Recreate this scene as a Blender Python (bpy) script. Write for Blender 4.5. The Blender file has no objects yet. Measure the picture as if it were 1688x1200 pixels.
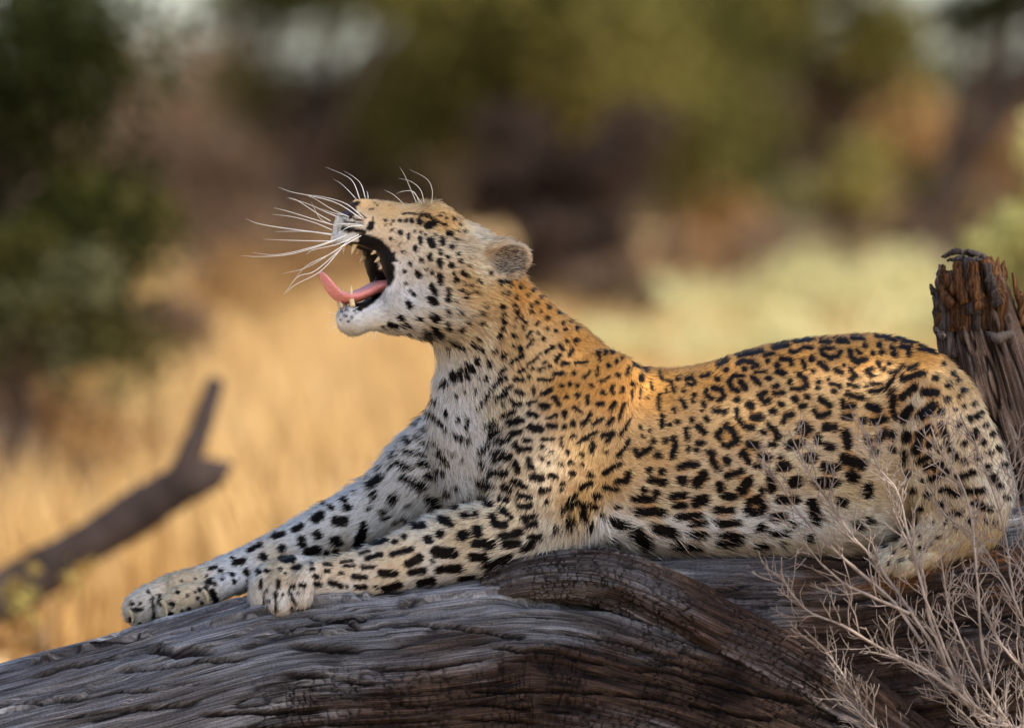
import bpy, math, random
import numpy as np
from mathutils import Vector, Matrix

rng = np.random.default_rng(7)
random.seed(7)
scene = bpy.context.scene
COL = scene.collection

# ------------------------------------------------------------------ camera
D = 12.0                       # metres from lens to the leopard
PITCH = math.radians(1.5)
FWD = np.array([0.0, math.cos(PITCH), -math.sin(PITCH)])
UPV = np.array([0.0, math.sin(PITCH), math.cos(PITCH)])
RGT = np.array([1.0, 0.0, 0.0])
CAM = -D * FWD
cam_data = bpy.data.cameras.new('camera')
cam_data.sensor_width = 36.0
cam_data.lens = 36.0 * D / 1.688
cam_data.clip_start = 0.5
cam_data.clip_end = 3000.0
cam_data.dof.use_dof = True
cam_data.dof.focus_distance = D - 0.06
cam_data.dof.aperture_fstop = 3.0
cam = bpy.data.objects.new('camera', cam_data)
cam.location = CAM
cam.rotation_euler = (math.pi / 2 - PITCH, 0, 0)
COL.objects.link(cam)
scene.camera = cam

# ------------------------------------------------------------------ light
SUN_EL, SUN_AZ = 52.0, 128.0   # azimuth clockwise from +Y (view direction)
world = bpy.data.worlds.new('World')
scene.world = world
world.use_nodes = True
wn = world.node_tree
sky_n = wn.nodes.new('ShaderNodeTexSky')
sky_n.sky_type = 'NISHITA'
sky_n.sun_disc = False
sky_n.sun_elevation = math.radians(SUN_EL)
sky_n.sun_rotation = math.radians(SUN_AZ)
sky_n.dust_density = 2.0
wn.links.new(sky_n.outputs[0], wn.nodes['Background'].inputs[0])
wn.nodes['Background'].inputs[1].default_value = 0.15
sd = bpy.data.lights.new('sun', 'SUN')
sd.energy = 3.9
sd.angle = math.radians(0.53)
sd.color = (1.0, 0.93, 0.82)
sun = bpy.data.objects.new('sun', sd)
_e, _a = math.radians(SUN_EL), math.radians(SUN_AZ)
SUNDIR = Vector((math.cos(_e) * math.sin(_a), math.cos(_e) * math.cos(_a), math.sin(_e)))
sun.rotation_euler = SUNDIR.to_track_quat('Z', 'Y').to_euler()
sun.location = SUNDIR * 40
COL.objects.link(sun)

scene.view_settings.view_transform = 'Standard'
scene.view_settings.look = 'None'
scene.view_settings.exposure = 1.0
scene.view_settings.gamma = 1.0
scene.cycles.use_denoising = True
scene.cycles.denoising_prefilter = 'ACCURATE'
scene.cycles.max_bounces = 6
scene.cycles.diffuse_bounces = 3
scene.cycles.transparent_max_bounces = 6
scene.cycles_curves.shape = 'RIBBONS'
scene.cycles_curves.subdivisions = 1

# ------------------------------------------------------------------ helpers
GROUND_Z = -1.0

def to_world(P):
    """(x right, y down, d away) in mm from the subject plane's top-left corner -> metres, a rigid frame"""
    P = np.asarray(P, float)
    return (P[..., 0:1] - 844.0) / 1000 * RGT + (600.0 - P[..., 1:2]) / 1000 * UPV + P[..., 2:3] / 1000 * FWD

def pos(x, y, d=0.0):
    s = 1 + d / (D * 1000)
    return np.array([844 + (x - 844) * s, 600 + (y - 600) * s, d], float)

def wpos(x, y, d=0.0):
    return to_world(pos(x, y, d))

def at_ground(px, dist, z=GROUND_Z):
    """a ground point that lies at a given distance and picture column"""
    return np.array([(px - 844) / 1000 * (dist + D) / D, dist, z])

def to_px(Q):
    """mm frame -> picture position"""
    s = 1 + Q[:, 2] / (D * 1000)
    return 844 + (Q[:, 0] - 844) / s, 600 + (Q[:, 1] - 600) / s

def _hash(ix, iy, iz, seed):
    h = (ix.astype(np.int64) * 374761393 + iy.astype(np.int64) * 668265263 + iz.astype(np.int64) * 2147483647 + seed * 144665) & 0xffffffff
    h = ((h ^ (h >> 13)) * 1274126177) & 0xffffffff
    h = ((h ^ (h >> 16)) * 2246822519) & 0xffffffff
    return ((h ^ (h >> 15)) & 0xffff) / 65535.0

def vnoise(x, y, z=0.0, seed=0):
    x, y, z = np.broadcast_arrays(np.asarray(x, float), np.asarray(y, float), np.asarray(z, float))
    xi, yi, zi = np.floor(x), np.floor(y), np.floor(z)
    fx, fy, fz = x - xi, y - yi, z - zi
    fx, fy, fz = fx * fx * (3 - 2 * fx), fy * fy * (3 - 2 * fy), fz * fz * (3 - 2 * fz)
    r = 0
    for a in (0, 1):
        for b in (0, 1):
            for c in (0, 1):
                w = (fx if a else 1 - fx) * (fy if b else 1 - fy) * (fz if c else 1 - fz)
                r = r + w * _hash(xi + a, yi + b, zi + c, seed)
    return r * 2 - 1

def fbm(x, y, z=0.0, seed=0, octaves=4):
    r, a, f = 0, 0.5, 1.0
    for o in range(octaves):
        r = r + a * vnoise(np.asarray(x) * f, np.asarray(y) * f, np.asarray(z) * f, seed + o * 17)
        a *= 0.5; f *= 2.03
    return r

def worley(x, y, seed=0):
    """F1 and F2 of a 2-D cell noise"""
    xi, yi = np.floor(x), np.floor(y)
    f1 = np.full(x.shape, 9.0); f2 = np.full(x.shape, 9.0); cid = np.zeros(x.shape)
    for a in (-1, 0, 1):
        for b in (-1, 0, 1):
            cx, cy = xi + a, yi + b
            o = np.zeros_like(cx)
            px = cx + 0.15 + 0.7 * _hash(cx, cy, o, seed); py = cy + 0.15 + 0.7 * _hash(cx, cy, o + 1, seed)
            dd = np.hypot(px - x, py - y)
            n = dd < f1
            f2 = np.where(n, f1, np.minimum(f2, dd))
            cid = np.where(n, _hash(cx, cy, o + 2, seed), cid)
            f1 = np.where(n, dd, f1)
    return f1, f2, cid

def sstep(a, b, x):
    t = np.clip((x - a) / (b - a), 0, 1)
    return t * t * (3 - 2 * t)

def idw(px, py, pts, power=3.0):
    """smooth map from control points [(x, y, values...)]"""
    pts = np.array(pts, float)
    num = np.zeros((len(px), pts.shape[1] - 2)); den = np.zeros(len(px))
    for p in pts:
        w = 1.0 / (np.hypot(px - p[0], py - p[1]) + 12.0) ** power
        num += w[:, None] * p[2:]; den += w
    return num / den[:, None]

def mesh_np(name, V, F, smooth=True):
    """mesh from numpy vertices (metres) and an (n,3|4) face array"""
    V = np.ascontiguousarray(V, np.float32); F = np.ascontiguousarray(F, np.int32)
    me = bpy.data.meshes.new(name)
    n, k = F.shape
    me.vertices.add(len(V)); me.vertices.foreach_set('co', V.ravel())
    me.loops.add(n * k); me.loops.foreach_set('vertex_index', F.ravel())
    me.polygons.add(n)
    me.polygons.foreach_set('loop_start', np.arange(0, n * k, k, dtype=np.int32))
    me.update(calc_edges=True)
    me.validate()
    if smooth:
        me.polygons.foreach_set('use_smooth', np.ones(len(me.polygons), bool))
    return me

def vcol(me, C, name='col'):
    C = np.asarray(C, np.float32)
    if C.shape[1] == 3:
        C = np.concatenate([C, np.ones((len(C), 1), np.float32)], 1)
    a = me.color_attributes.new(name, 'FLOAT_COLOR', 'POINT')
    a.data.foreach_set('color', np.ascontiguousarray(C).ravel())

def link(name, me, mat=None, parent=None, label=None, cat=None, group=None, kind=None):
    o = bpy.data.objects.new(name, me)
    COL.objects.link(o)
    if mat is not None and me is not None and hasattr(me, 'materials') and len(me.materials) == 0:
        me.materials.append(mat)
    if parent is not None:
        o.parent = parent
    if label: o['label'] = label
    if cat: o['category'] = cat
    if group: o['group'] = group
    if kind: o['kind'] = kind
    return o

def empty(name, loc, label, cat, group=None):
    o = link(name, None, label=label, cat=cat, group=group)
    o.location = loc
    o.empty_display_size = 0.05
    return o

def part(name, me, mat, thing, **k):
    """mesh given in world coordinates, as a child of a thing whose origin is elsewhere"""
    o = link(name, me, mat, thing, **k)
    root = thing; off = Vector((0, 0, 0))
    while root is not None:
        off += Vector(root.location); root = root.parent
    o.location = -off
    return o

def tube(P, R, sides=8, cap=True, squash=None):
    """swept tube through points P (n,3) with radii R; returns V, F (quads)"""
    P = np.asarray(P, float); R = np.asarray(R, float); n = len(P)
    T = np.gradient(P, axis=0); T /= np.linalg.norm(T, axis=1, keepdims=True) + 1e-12
    ref = np.array([0.0, 0, 1]) if abs(T[0, 2]) < 0.9 else np.array([1.0, 0, 0])
    N = np.zeros_like(P)
    prev = ref - T[0] * (ref @ T[0])
    for i in range(n):
        v = prev - T[i] * (prev @ T[i]); v /= np.linalg.norm(v) + 1e-12
        N[i] = v; prev = v
    B = np.cross(T, N)
    th = np.linspace(0, 2 * np.pi, sides, endpoint=False)
    V = P[:, None] + R[:, None, None] * (np.cos(th)[None, :, None] * N[:, None] + np.sin(th)[None, :, None] * B[:, None])
    V = V.reshape(-1, 3)
    i, j = np.meshgrid(np.arange(n - 1), np.arange(sides), indexing='ij')
    a = i * sides + j; b = i * sides + (j + 1) % sides
    F = np.stack([a, b, b + sides, a + sides], -1).reshape(-1, 4)
    if cap:
        c0, c1 = len(V), len(V) + 1
        V = np.vstack([V, P[0], P[-1]])
        j = np.arange(sides); jn = (j + 1) % sides
        F = np.vstack([F, np.stack([np.full(sides, c0), jn, j, np.full(sides, c0)], -1) if False else np.stack([jn, j, np.full(sides, c0), np.full(sides, c0)], -1)[:0],])
        F0 = np.stack([jn, j, np.full(sides, c0)], -1); F1 = np.stack([(n - 1) * sides + j, (n - 1) * sides + jn, np.full(sides, c1)], -1)
        return V, F, np.vstack([F0, F1])
    return V, F, None

def spline(P, n):
    """Catmull-Rom resampling of rows of P to n samples"""
    P = np.asarray(P, float); m = len(P)
    Q = np.vstack([2 * P[0] - P[1], P, 2 * P[-1] - P[-2]])
    t = np.linspace(0, m - 1 - 1e-9, n); i = t.astype(int); f = (t - i)[:, None]
    a, b, c, d = Q[i], Q[i + 1], Q[i + 2], Q[i + 3]
    return 0.5 * (2 * b + (c - a) * f + (2 * a - 5 * b + 4 * c - d) * f ** 2 + (3 * b - a - 3 * c + d) * f ** 3)

def mesh_poly(name, V, faces, smooth=True):
    me = bpy.data.meshes.new(name)
    me.from_pydata([tuple(v) for v in V], [], [tuple(int(q) for q in f) for f in faces])
    me.update()
    if smooth:
        me.polygons.foreach_set('use_smooth', np.ones(len(me.polygons), bool))
    return me

def tri_tube(P, R, sides=5):
    """tube as a triangle array, for joining many"""
    V, F, C = tube(P, R, sides)
    T = np.vstack([F[:, [0, 1, 2]], F[:, [0, 2, 3]], C])
    return V, T

def join(lst):
    Vs, Fs, o = [], [], 0
    for V, F in lst:
        Vs.append(V); Fs.append(F + o); o += len(V)
    return np.vstack(Vs), np.vstack(Fs)

# ------------------------------------------------------------------ materials
def mat_new(name):
    m = bpy.data.materials.new(name); m.use_nodes = True
    nt = m.node_tree
    return m, nt, nt.nodes['Principled BSDF'], nt.nodes['Material Output']

def noise_node(nt, scale, detail=4, rough=0.6, vec=None, dist=0.0):
    n = nt.nodes.new('ShaderNodeTexNoise')
    n.inputs['Scale'].default_value = scale; n.inputs['Detail'].default_value = detail
    n.inputs['Roughness'].default_value = rough; n.inputs['Distortion'].default_value = dist
    if vec is not None: nt.links.new(vec, n.inputs['Vector'])
    return n

def ramp(nt, fac, stops):
    r = nt.nodes.new('ShaderNodeValToRGB')
    el = r.color_ramp.elements
    while len(el) < len(stops): el.new(0.5)
    for e, (p, c) in zip(el, stops):
        e.position = p; e.color = (c[0], c[1], c[2], 1)
    nt.links.new(fac, r.inputs[0])
    return r

def simple_mat(name, c1, c2=None, scale=30, rough=0.8, spec=0.2, bump=0.0, bscale=None):
    m, nt, b, out = mat_new(name)
    tc = nt.nodes.new('ShaderNodeTexCoord')
    n = noise_node(nt, scale, vec=tc.outputs['Object'])
    r = ramp(nt, n.outputs['Fac'], [(0.3, c1), (0.7, c2 or c1)])
    nt.links.new(r.outputs[0], b.inputs['Base Color'])
    b.inputs['Roughness'].default_value = rough
    b.inputs['Specular IOR Level'].default_value = spec
    if bump:
        n2 = noise_node(nt, bscale or scale * 3, vec=tc.outputs['Object'])
        bp = nt.nodes.new('ShaderNodeBump'); bp.inputs['Strength'].default_value = bump; bp.inputs['Distance'].default_value = 0.002
        nt.links.new(n2.outputs['Fac'], bp.inputs['Height']); nt.links.new(bp.outputs[0], b.inputs['Normal'])
    return m

def vcol_mat(name, rough=0.8, spec=0.15, fine=None, bump=None, translucent=0.0):
    """vertex colour times a fine procedural mottle"""
    m, nt, b, out = mat_new(name)
    at = nt.nodes.new('ShaderNodeAttribute'); at.attribute_name = 'col'
    col = at.outputs['Color']
    tc = nt.nodes.new('ShaderNodeTexCoord')
    if fine:
        sc, amt, stretch = fine
        mp = nt.nodes.new('ShaderNodeMapping'); mp.inputs['Scale'].default_value = stretch
        nt.links.new(tc.outputs['Object'], mp.inputs[0])
        n = noise_node(nt, sc, detail=6, rough=0.7, vec=mp.outputs[0])
        mr = nt.nodes.new('ShaderNodeMapRange')
        mr.inputs['From Min'].default_value = 0.25; mr.inputs['From Max'].default_value = 0.75
        mr.inputs['To Min'].default_value = 1 - amt; mr.inputs['To Max'].default_value = 1 + amt
        nt.links.new(n.outputs['Fac'], mr.inputs[0])
        mx = nt.nodes.new('ShaderNodeVectorMath'); mx.operation = 'SCALE'
        nt.links.new(col, mx.inputs[0]); nt.links.new(mr.outputs[0], mx.inputs['Scale'])
        col = mx.outputs[0]
        if bump:
            bp = nt.nodes.new('ShaderNodeBump'); bp.inputs['Strength'].default_value = bump; bp.inputs['Distance'].default_value = 0.003
            nt.links.new(n.outputs['Fac'], bp.inputs['Height']); nt.links.new(bp.outputs[0], b.inputs['Normal'])
    nt.links.new(col, b.inputs['Base Color'])
    b.inputs['Roughness'].default_value = rough; b.inputs['Specular IOR Level'].default_value = spec
    if translucent:
        tr = nt.nodes.new('ShaderNodeBsdfTranslucent'); nt.links.new(col, tr.inputs[0])
        ms = nt.nodes.new('ShaderNodeMixShader'); ms.inputs[0].default_value = translucent
        nt.links.new(b.outputs[0], ms.inputs[1]); nt.links.new(tr.outputs[0], ms.inputs[2]); nt.links.new(ms.outputs[0], out.inputs[0])
    return m
# ================================================================== setting: ground, fallen trunk, stump
def ground_sheet():
    xs = np.concatenate([-np.geomspace(900, 4, 26), np.linspace(-3.6, 3.6, 13), np.geomspace(4, 900, 26)])
    ys = np.concatenate([-np.geomspace(400, 4, 18), np.linspace(-3.5, 60, 90), np.geomspace(62, 2500, 24)])
    X, Y = np.meshgrid(xs, ys, indexing='ij')
    Z = GROUND_Z + 0.05 * fbm(X / 3, Y / 3, 0, 3) * np.clip(np.abs(Y) / 6, 0.2, 1) + 0.5 * fbm(X / 40, Y / 40, 0, 8) * sstep(40, 120, np.abs(Y))
    n, m = X.shape
    i, j = np.meshgrid(np.arange(n - 1), np.arange(m - 1), indexing='ij')
    a = i * m + j
    F = np.stack([a, a + m, a + m + 1, a + 1], -1).reshape(-1, 4)
    return mesh_np('ground', np.stack([X, Y, Z], -1).reshape(-1, 3), F)
M_GROUND, nt, b, out = mat_new('dry_ground')
tcg = nt.nodes.new('ShaderNodeTexCoord')
g1 = noise_node(nt, 0.35, 6, .62, tcg.outputs['Object']); g2 = noise_node(nt, 9.0, 5, .7, tcg.outputs['Object'])
mixg = nt.nodes.new('ShaderNodeMath'); mixg.operation = 'MULTIPLY_ADD'; mixg.inputs[1].default_value = 0.35
nt.links.new(g2.outputs['Fac'], mixg.inputs[0]); nt.links.new(g1.outputs['Fac'], mixg.inputs[2])
rg = ramp(nt, mixg.outputs[0], [(.38, (.22, .115, .042)), (.58, (.36, .215, .09)), (.74, (.47, .315, .155))])
nt.links.new(rg.outputs[0], b.inputs['Base Color']); b.inputs['Roughness'].default_value = .95; b.inputs['Specular IOR Level'].default_value = .05
bpg = nt.nodes.new('ShaderNodeBump'); bpg.inputs['Strength'].default_value = .5; bpg.inputs['Distance'].default_value = .05
nt.links.new(g2.outputs['Fac'], bpg.inputs['Height']); nt.links.new(bpg.outputs[0], b.inputs['Normal'])
link('ground', ground_sheet(), M_GROUND, kind='structure', label='dry golden ground stretching back to the bushes')

def stcol(me, ST):
    """grain coordinates: metres along and across the fibres"""
    a = me.attributes.new('grain', 'FLOAT_VECTOR', 'POINT')
    a.data.foreach_set('vector', np.ascontiguousarray(np.concatenate([ST / 1000.0, np.zeros((len(ST), 1))], 1), np.float32).ravel())
def wood_mat():
    m, nt, b, out = mat_new('weathered_wood')
    at = nt.nodes.new('ShaderNodeAttribute'); at.attribute_name = 'col'
    st = nt.nodes.new('ShaderNodeAttribute'); st.attribute_name = 'grain'
    def lay(sx, sy, detail, dist=0.0):
        mp = nt.nodes.new('ShaderNodeMapping'); mp.inputs['Scale'].default_value = (sx, sy, 1)
        nt.links.new(st.outputs['Vector'], mp.inputs[0])
        return noise_node(nt, 1.0, detail, .65, mp.outputs[0], dist)
    def rng_(src, a, b_, lo, hi):
        r = nt.nodes.new('ShaderNodeMapRange'); r.interpolation_type = 'SMOOTHSTEP'
        for k, v in zip(('From Min', 'From Max', 'To Min', 'To Max'), (a, b_, lo, hi)): r.inputs[k].default_value = v
        nt.links.new(src, r.inputs[0]); return r.outputs[0]
    def mul(a, b_):
        n = nt.nodes.new('ShaderNodeMath'); n.operation = 'MULTIPLY'; nt.links.new(a, n.inputs[0]); nt.links.new(b_, n.inputs[1]); return n.outputs[0]
    fib = lay(6, 560, 5, .1); line = lay(3, 250, 3, .12); crack = lay(1.8, 64, 4, .2); pit = lay(220, 420, 3)
    f = rng_(fib.outputs['Fac'], .30, .70, .45, 1.65)
    l_ = rng_(line.outputs['Fac'], .34, .44, .25, 1.0)
    c_ = rng_(crack.outputs['Fac'], .315, .345, .05, 1.0)
    p_ = rng_(pit.outputs['Fac'], .34, .6, .7, 1.12)
    tot = mul(mul(f, l_), mul(c_, p_))
    sc = nt.nodes.new('ShaderNodeVectorMath'); sc.operation = 'SCALE'
    nt.links.new(at.outputs['Color'], sc.inputs[0]); nt.links.new(tot, sc.inputs['Scale'])
    nt.links.new(sc.outputs[0], b.inputs['Base Color'])
    b.inputs['Roughness'].default_value = .8; b.inputs['Specular IOR Level'].default_value = .12
    bp = nt.nodes.new('ShaderNodeBump'); bp.inputs['Strength'].default_value = .8; bp.inputs['Distance'].default_value = .003
    nt.links.new(mul(mul(l_, c_), f), bp.inputs['Height']); nt.links.new(bp.outputs[0], b.inputs['Normal'])
    return m
M_WOOD = wood_mat()
GREY, BROWN, DARK, RUST = np.array([.215, .212, .224]), np.array([.062, .037, .026]), np.array([.016, .011, .010]), np.array([.30, .125, .035])

def trunk_mesh(axis, nfront, nback, step, relief, phase=0.0, expo=2.5):
    """lofted trunk; axis rows (x, y_top, half height, centre depth, half depth) in the mm frame; relief(s, t, X, Y) -> height mm, colour"""
    A = np.array(axis, float)
    L = np.sum(np.hypot(np.diff(A[:, 0]), np.diff(A[:, 1])))
    S = spline(A, int(L / step))
    s = np.concatenate([[0], np.cumsum(np.hypot(np.diff(S[:, 0]), np.diff(S[:, 1])))])
    # angle 0 = towards the camera, +90 = top
    th = np.concatenate([np.linspace(-75, 118, nfront), np.linspace(118, 285, nback + 2)[1:-1]]) * np.pi / 180
    c, sn = np.cos(th), np.sin(th)
    cu = np.sign(c) * np.abs(c) ** (2 / expo); su = np.sign(sn) * np.abs(sn) ** (2 / expo)
    tx = np.gradient(S[:, 0]); ty = np.gradient(S[:, 1]); tl = np.hypot(tx, ty); tx /= tl; ty /= tl
    nx, ny = ty, -tx                               # up-normal of the axis in the picture plane
    flip = ny > 0
    nx = np.where(flip, -nx, nx); ny = np.where(flip, -ny, ny)
    hh, hd = S[:, 2:3], S[:, 4:5]
    cx = S[:, 0:1] - nx[:, None] * hh; cy = S[:, 1:2] - ny[:, None] * hh
    X = cx + nx[:, None] * hh * su; Y = cy + ny[:, None] * hh * su; Z = S[:, 3:4] - hd * cu
    # arc length round the section
    dth = np.hypot(np.diff(su * 1.0) * hh.mean(), np.diff(cu) * hd.mean()); t = np.concatenate([[0], np.cumsum(dth)])
    Sg, Tg = np.broadcast_arrays(s[:, None] + phase, t[None, :])
    N = np.stack([nx[:, None] * su / hh, ny[:, None] * su / hh, np.broadcast_to(-cu / hd, X.shape)], -1)
    N /= np.linalg.norm(N, axis=-1, keepdims=True)
    H, Cc = relief(Sg, Tg, X, Y)
    P = np.stack([X, Y, Z], -1) + N * H[..., None]
    n, m = X.shape
    i, j = np.meshgrid(np.arange(n - 1), np.arange(m), indexing='ij')
    a = i * m + j; bq = i * m + (j + 1) % m
    F = np.stack([a, a + m, bq + m, bq], -1).reshape(-1, 4)
    V = P.reshape(-1, 3)
    # end caps as fans of quads
    e0 = np.arange(m)
    V = np.vstack([V, P[0].mean(0), P[-1].mean(0)])
    k0, k1 = len(V) - 2, len(V) - 1
    C0 = np.stack([e0[::2], np.roll(e0, -1)[::2], np.roll(e0, -2)[::2], np.full(len(e0[::2]), k0)], -1)
    C1 = np.stack([np.roll(e0, -2)[::2], np.roll(e0, -1)[::2], e0[::2], np.full(len(e0[::2]), 0)], -1) + (n - 1) * m
    C1[:, 3] = k1
    F = np.vstack([F, C0, C1])
    col = np.vstack([Cc.reshape(-1, 3), Cc[0].mean(0), Cc[-1].mean(0)])
    ST = np.vstack([np.stack([Sg, Tg], -1).reshape(-1, 2), [[0, 0], [0, 0]]])
    return V, F, col, ST

def grain(S, T, seed, checks, weather, big=8.0, flakes=()):
    """relief and colour of old dry wood: fibres, splits along them, square checks across, lifted flakes"""
    Tw = T + 16 * fbm(S / 420, T / 160, 0, seed) + 1.6 * fbm(S / 60, T / 60, 0, seed + 1)
    h = big * fbm(S / 300, Tw / 90, 0, seed + 2)
    f1 = fbm(S / 210, Tw / 6.5, 0, seed + 3, 4); f2 = fbm(S / 70, Tw / 3.0, 0, seed + 4, 2)
    f3 = fbm(S / 90, Tw / 1.6, 0, seed + 40, 2)
    h = h + 1.7 * f1 + 1.2 * f2 + .8 * f3
    sp = np.abs(vnoise(S / 420, Tw / 24, 0, seed + 5)) + 0.10 * np.abs(f2)
    split = sstep(.10, .02, sp) * sstep(-.15, .25, vnoise(S / 240, Tw / 60, 0, seed + 6))
    sp2 = np.abs(vnoise(S / 220, Tw / 12, 0, seed + 15)); split2 = sstep(.14, .03, sp2) * sstep(.0, .35, vnoise(S / 90, Tw / 30, 0, seed + 16))
    h = h - 10.0 * split - 4.5 * split2
    wx = S + 5 * fbm(S / 20, Tw / 20, 0, seed + 7); wy = Tw + 3 * fbm(S / 18, Tw / 14, 0, seed + 8)
    ck = 0; cid = 0
    for wid, ln, dep, sd2 in ((13.0, 17.0, 1.0, 0), (34.0, 62.0, 1.7, 5)):
        row = wy / wid + .5 * vnoise(S / 70, Tw / 50, 0, seed + 30 + sd2)
        ri = np.floor(row); rf = row - ri
        off = _hash(ri, ri * 0, ri * 0, seed + sd2) * 3.0; scl = .7 + .7 * _hash(ri, ri * 0 + 1, ri * 0, seed + sd2)
        q = wx / (ln * scl) + off + .25 * vnoise(wx / 9, wy / 5, 0, seed + 31); qi = np.floor(q); qf = q - qi
        along = sstep(2.0 * dep, .7 * dep, np.minimum(rf, 1 - rf) * wid) * (_hash(qi, ri, ri * 0, seed + 3) > .35)
        across = sstep(2.1 * dep, .8 * dep, np.minimum(qf, 1 - qf) * ln * scl) * (_hash(qi, ri, ri * 0 + 1, seed + 4) > .2)
        ck = np.maximum(ck, np.maximum(along * .7, across) * (.75 if sd2 == 0 else 1.0))
        cid = cid + .5 * _hash(qi, ri, ri * 0 + 2, seed + 7)
    gid = cid
    ck = ck * checks * sstep(-.75, -.2, vnoise(S / 60, Tw / 40, 0, seed + 33))
    h = h - 5.0 * ck + 1.5 * checks * (cid - .5)
    pl = vnoise(S / 200, Tw / 34, 0, seed + 9)
    step_ = sstep(.18, .24, pl) * 6.0 + sstep(-.32, -.27, pl) * 5.0
    h = h + step_
    lift = np.zeros_like(h)
    for s0, t0, Lf, Wf, Hf in flakes:
        u = (S - s0) / Lf; v = (Tw - t0 + 6 * vnoise(S / 25, T / 9, 0, int(s0) % 97)) / Wf
        m = sstep(1, .86, np.abs(u) + .25 * vnoise(S / 14, Tw / 10, 0, seed + 20)) * sstep(0, .06, v) * sstep(1.1, .2, v)
        lift = np.maximum(lift, m * Hf)
    h = h + lift
    w = np.clip(weather + .28 * f1 + .25 * fbm(S / 70, Tw / 18, 0, seed + 10) + .75 * fbm(S / 260, Tw / 55, 0, seed + 51) - .17, 0, 1)[..., None]
    col = BROWN * (1 - w) + GREY * w
    col = col * np.clip(1 + .7 * f1 + .75 * f2 + .6 * f3, .12, 2.2)[..., None]
    col = col * (1 + .25 * (gid - .5) * checks)[..., None]
    streak = sstep(.25, .6, fbm(S / 160, Tw / 9, 0, seed + 12))[..., None]
    col = col * (1 - .45 * streak) + np.array([.06, .04, .032]) * .45 * streak
    dk = np.clip(np.maximum.reduce([split * .9, split2 * .7, ck * .85]), 0, 1)[..., None]
    col = col * (1 - dk) + DARK * dk
    return h, np.clip(col, .006, .6)

def xmap(x, tab):
    t = np.array(tab, float); return np.interp(x, t[:, 0], t[:, 1])

CRACKS = [(3, 800, 1055, 868, 1068, 931, 1073, 1021, 1091, 1095, 1097, 1168, 1118, 1252, 1139, 1326, 1155), (3, 760, 1127, 958, 1131, 1063, 1139, 1168, 1155, 1273, 1176), (2.4, 498, 1016, 616, 1028, 711, 1026, 800, 1033, 880, 1045),
          (5, 474, 1056, 540, 1058, 607, 1064), (2.6, 611, 1092, 711, 1090, 800, 1075), (4, 469, 1104, 550, 1108, 635, 1118), (3, 332, 1165, 440, 1162, 550, 1158), (5, 246, 1073, 300, 1076, 372, 1071), (2.4, 0, 1165, 142, 1146, 284, 1127, 351, 1113),
          (2.2, 60, 1120, 180, 1092, 300, 1062), (2.6, 380, 1190, 560, 1182, 760, 1172, 900, 1180), (2.6, 640, 1150, 800, 1150, 960, 1165), (2.2, 120, 1180, 240, 1160, 330, 1145), (2.4, 900, 1030, 1000, 1048, 1120, 1078), (2.4, 420, 1035, 520, 1030, 640, 1008), (2, 200, 1105, 300, 1092, 420, 1078)]
def relief_main(S, T, X, Y):
    ck = np.clip(sstep(1040, 1110, Y + .10 * (X - 700)) * sstep(380, 520, X) + sstep(900, 1150, X) * sstep(960, 1010, Y), 0, 1)
    we = np.clip(.95 - .75 * sstep(1050, 1150, Y + .12 * (X - 600)) * sstep(350, 700, X) - .5 * sstep(850, 1000, X) * sstep(975, 1010, Y), .05, 1)
    fl = [(430, 560, 90, 26, 15), (640, 590, 130, 18, 10), (760, 520, 150, 24, 13), (820, 470, 60, 26, 12), (980, 560, 160, 20, 9), (300, 470, 120, 20, 10), (560, 650, 110, 14, 8), (1100, 500, 140, 26, 12), (880, 610, 100, 16, 9), (1250, 560, 120, 22, 10)]
    h, c = grain(S, T, 21, ck, we, 8.0, fl)
    for hw, *pts in CRACKS:
        q = np.array(pts, float).reshape(-1, 2)
        wob = 4 * fbm(X / 30, Y / 30, 0, 5)
        yc = np.interp(X, q[:, 0], q[:, 1]) + wob
        inx = sstep(q[0, 0] - 4, q[0, 0] + 30, X) * sstep(q[-1, 0] + 4, q[-1, 0] - 30, X)
        k = sstep(hw * 1.3, hw * .35, np.abs(Y - yc)) * inx * sstep(-.9, -.3, vnoise(X / 40, Y / 40, 0, int(hw * 10)))
        low = sstep(hw * 7, 0, np.maximum(yc - Y, 0)) * (Y < yc) * inx        # plate above the crack stands proud
        h = h - 13 * k + 4.0 * low
        c = c * (1 - .95 * k[..., None]) + DARK * .95 * k[..., None]
    yr = xmap(X, [(780, 985), (880, 968), (1000, 975), (1100, 1005), (1200, 1050), (1350, 1130), (1500, 1240)])
    gap = sstep(26, 6, np.abs(Y - yr - 6)) * sstep(820, 900, X)
    h = h - 34 * gap
    painted_shade = sstep(.1, .5, fbm(X / 160, Y / 70, 0, 77)) * sstep(1050, 1250, X)  # shade put into the wood colour, patchy towards the log's right end
    c = c * (1 - .75 * painted_shade[..., None])
    return h, c
def relief_ridge(S, T, X, Y):
    h, c = grain(S, T, 61, np.ones_like(S) * .95, np.clip(.3 - .25 * sstep(1000, 1200, X), 0, 1), 6.0)
    return h, c
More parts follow.
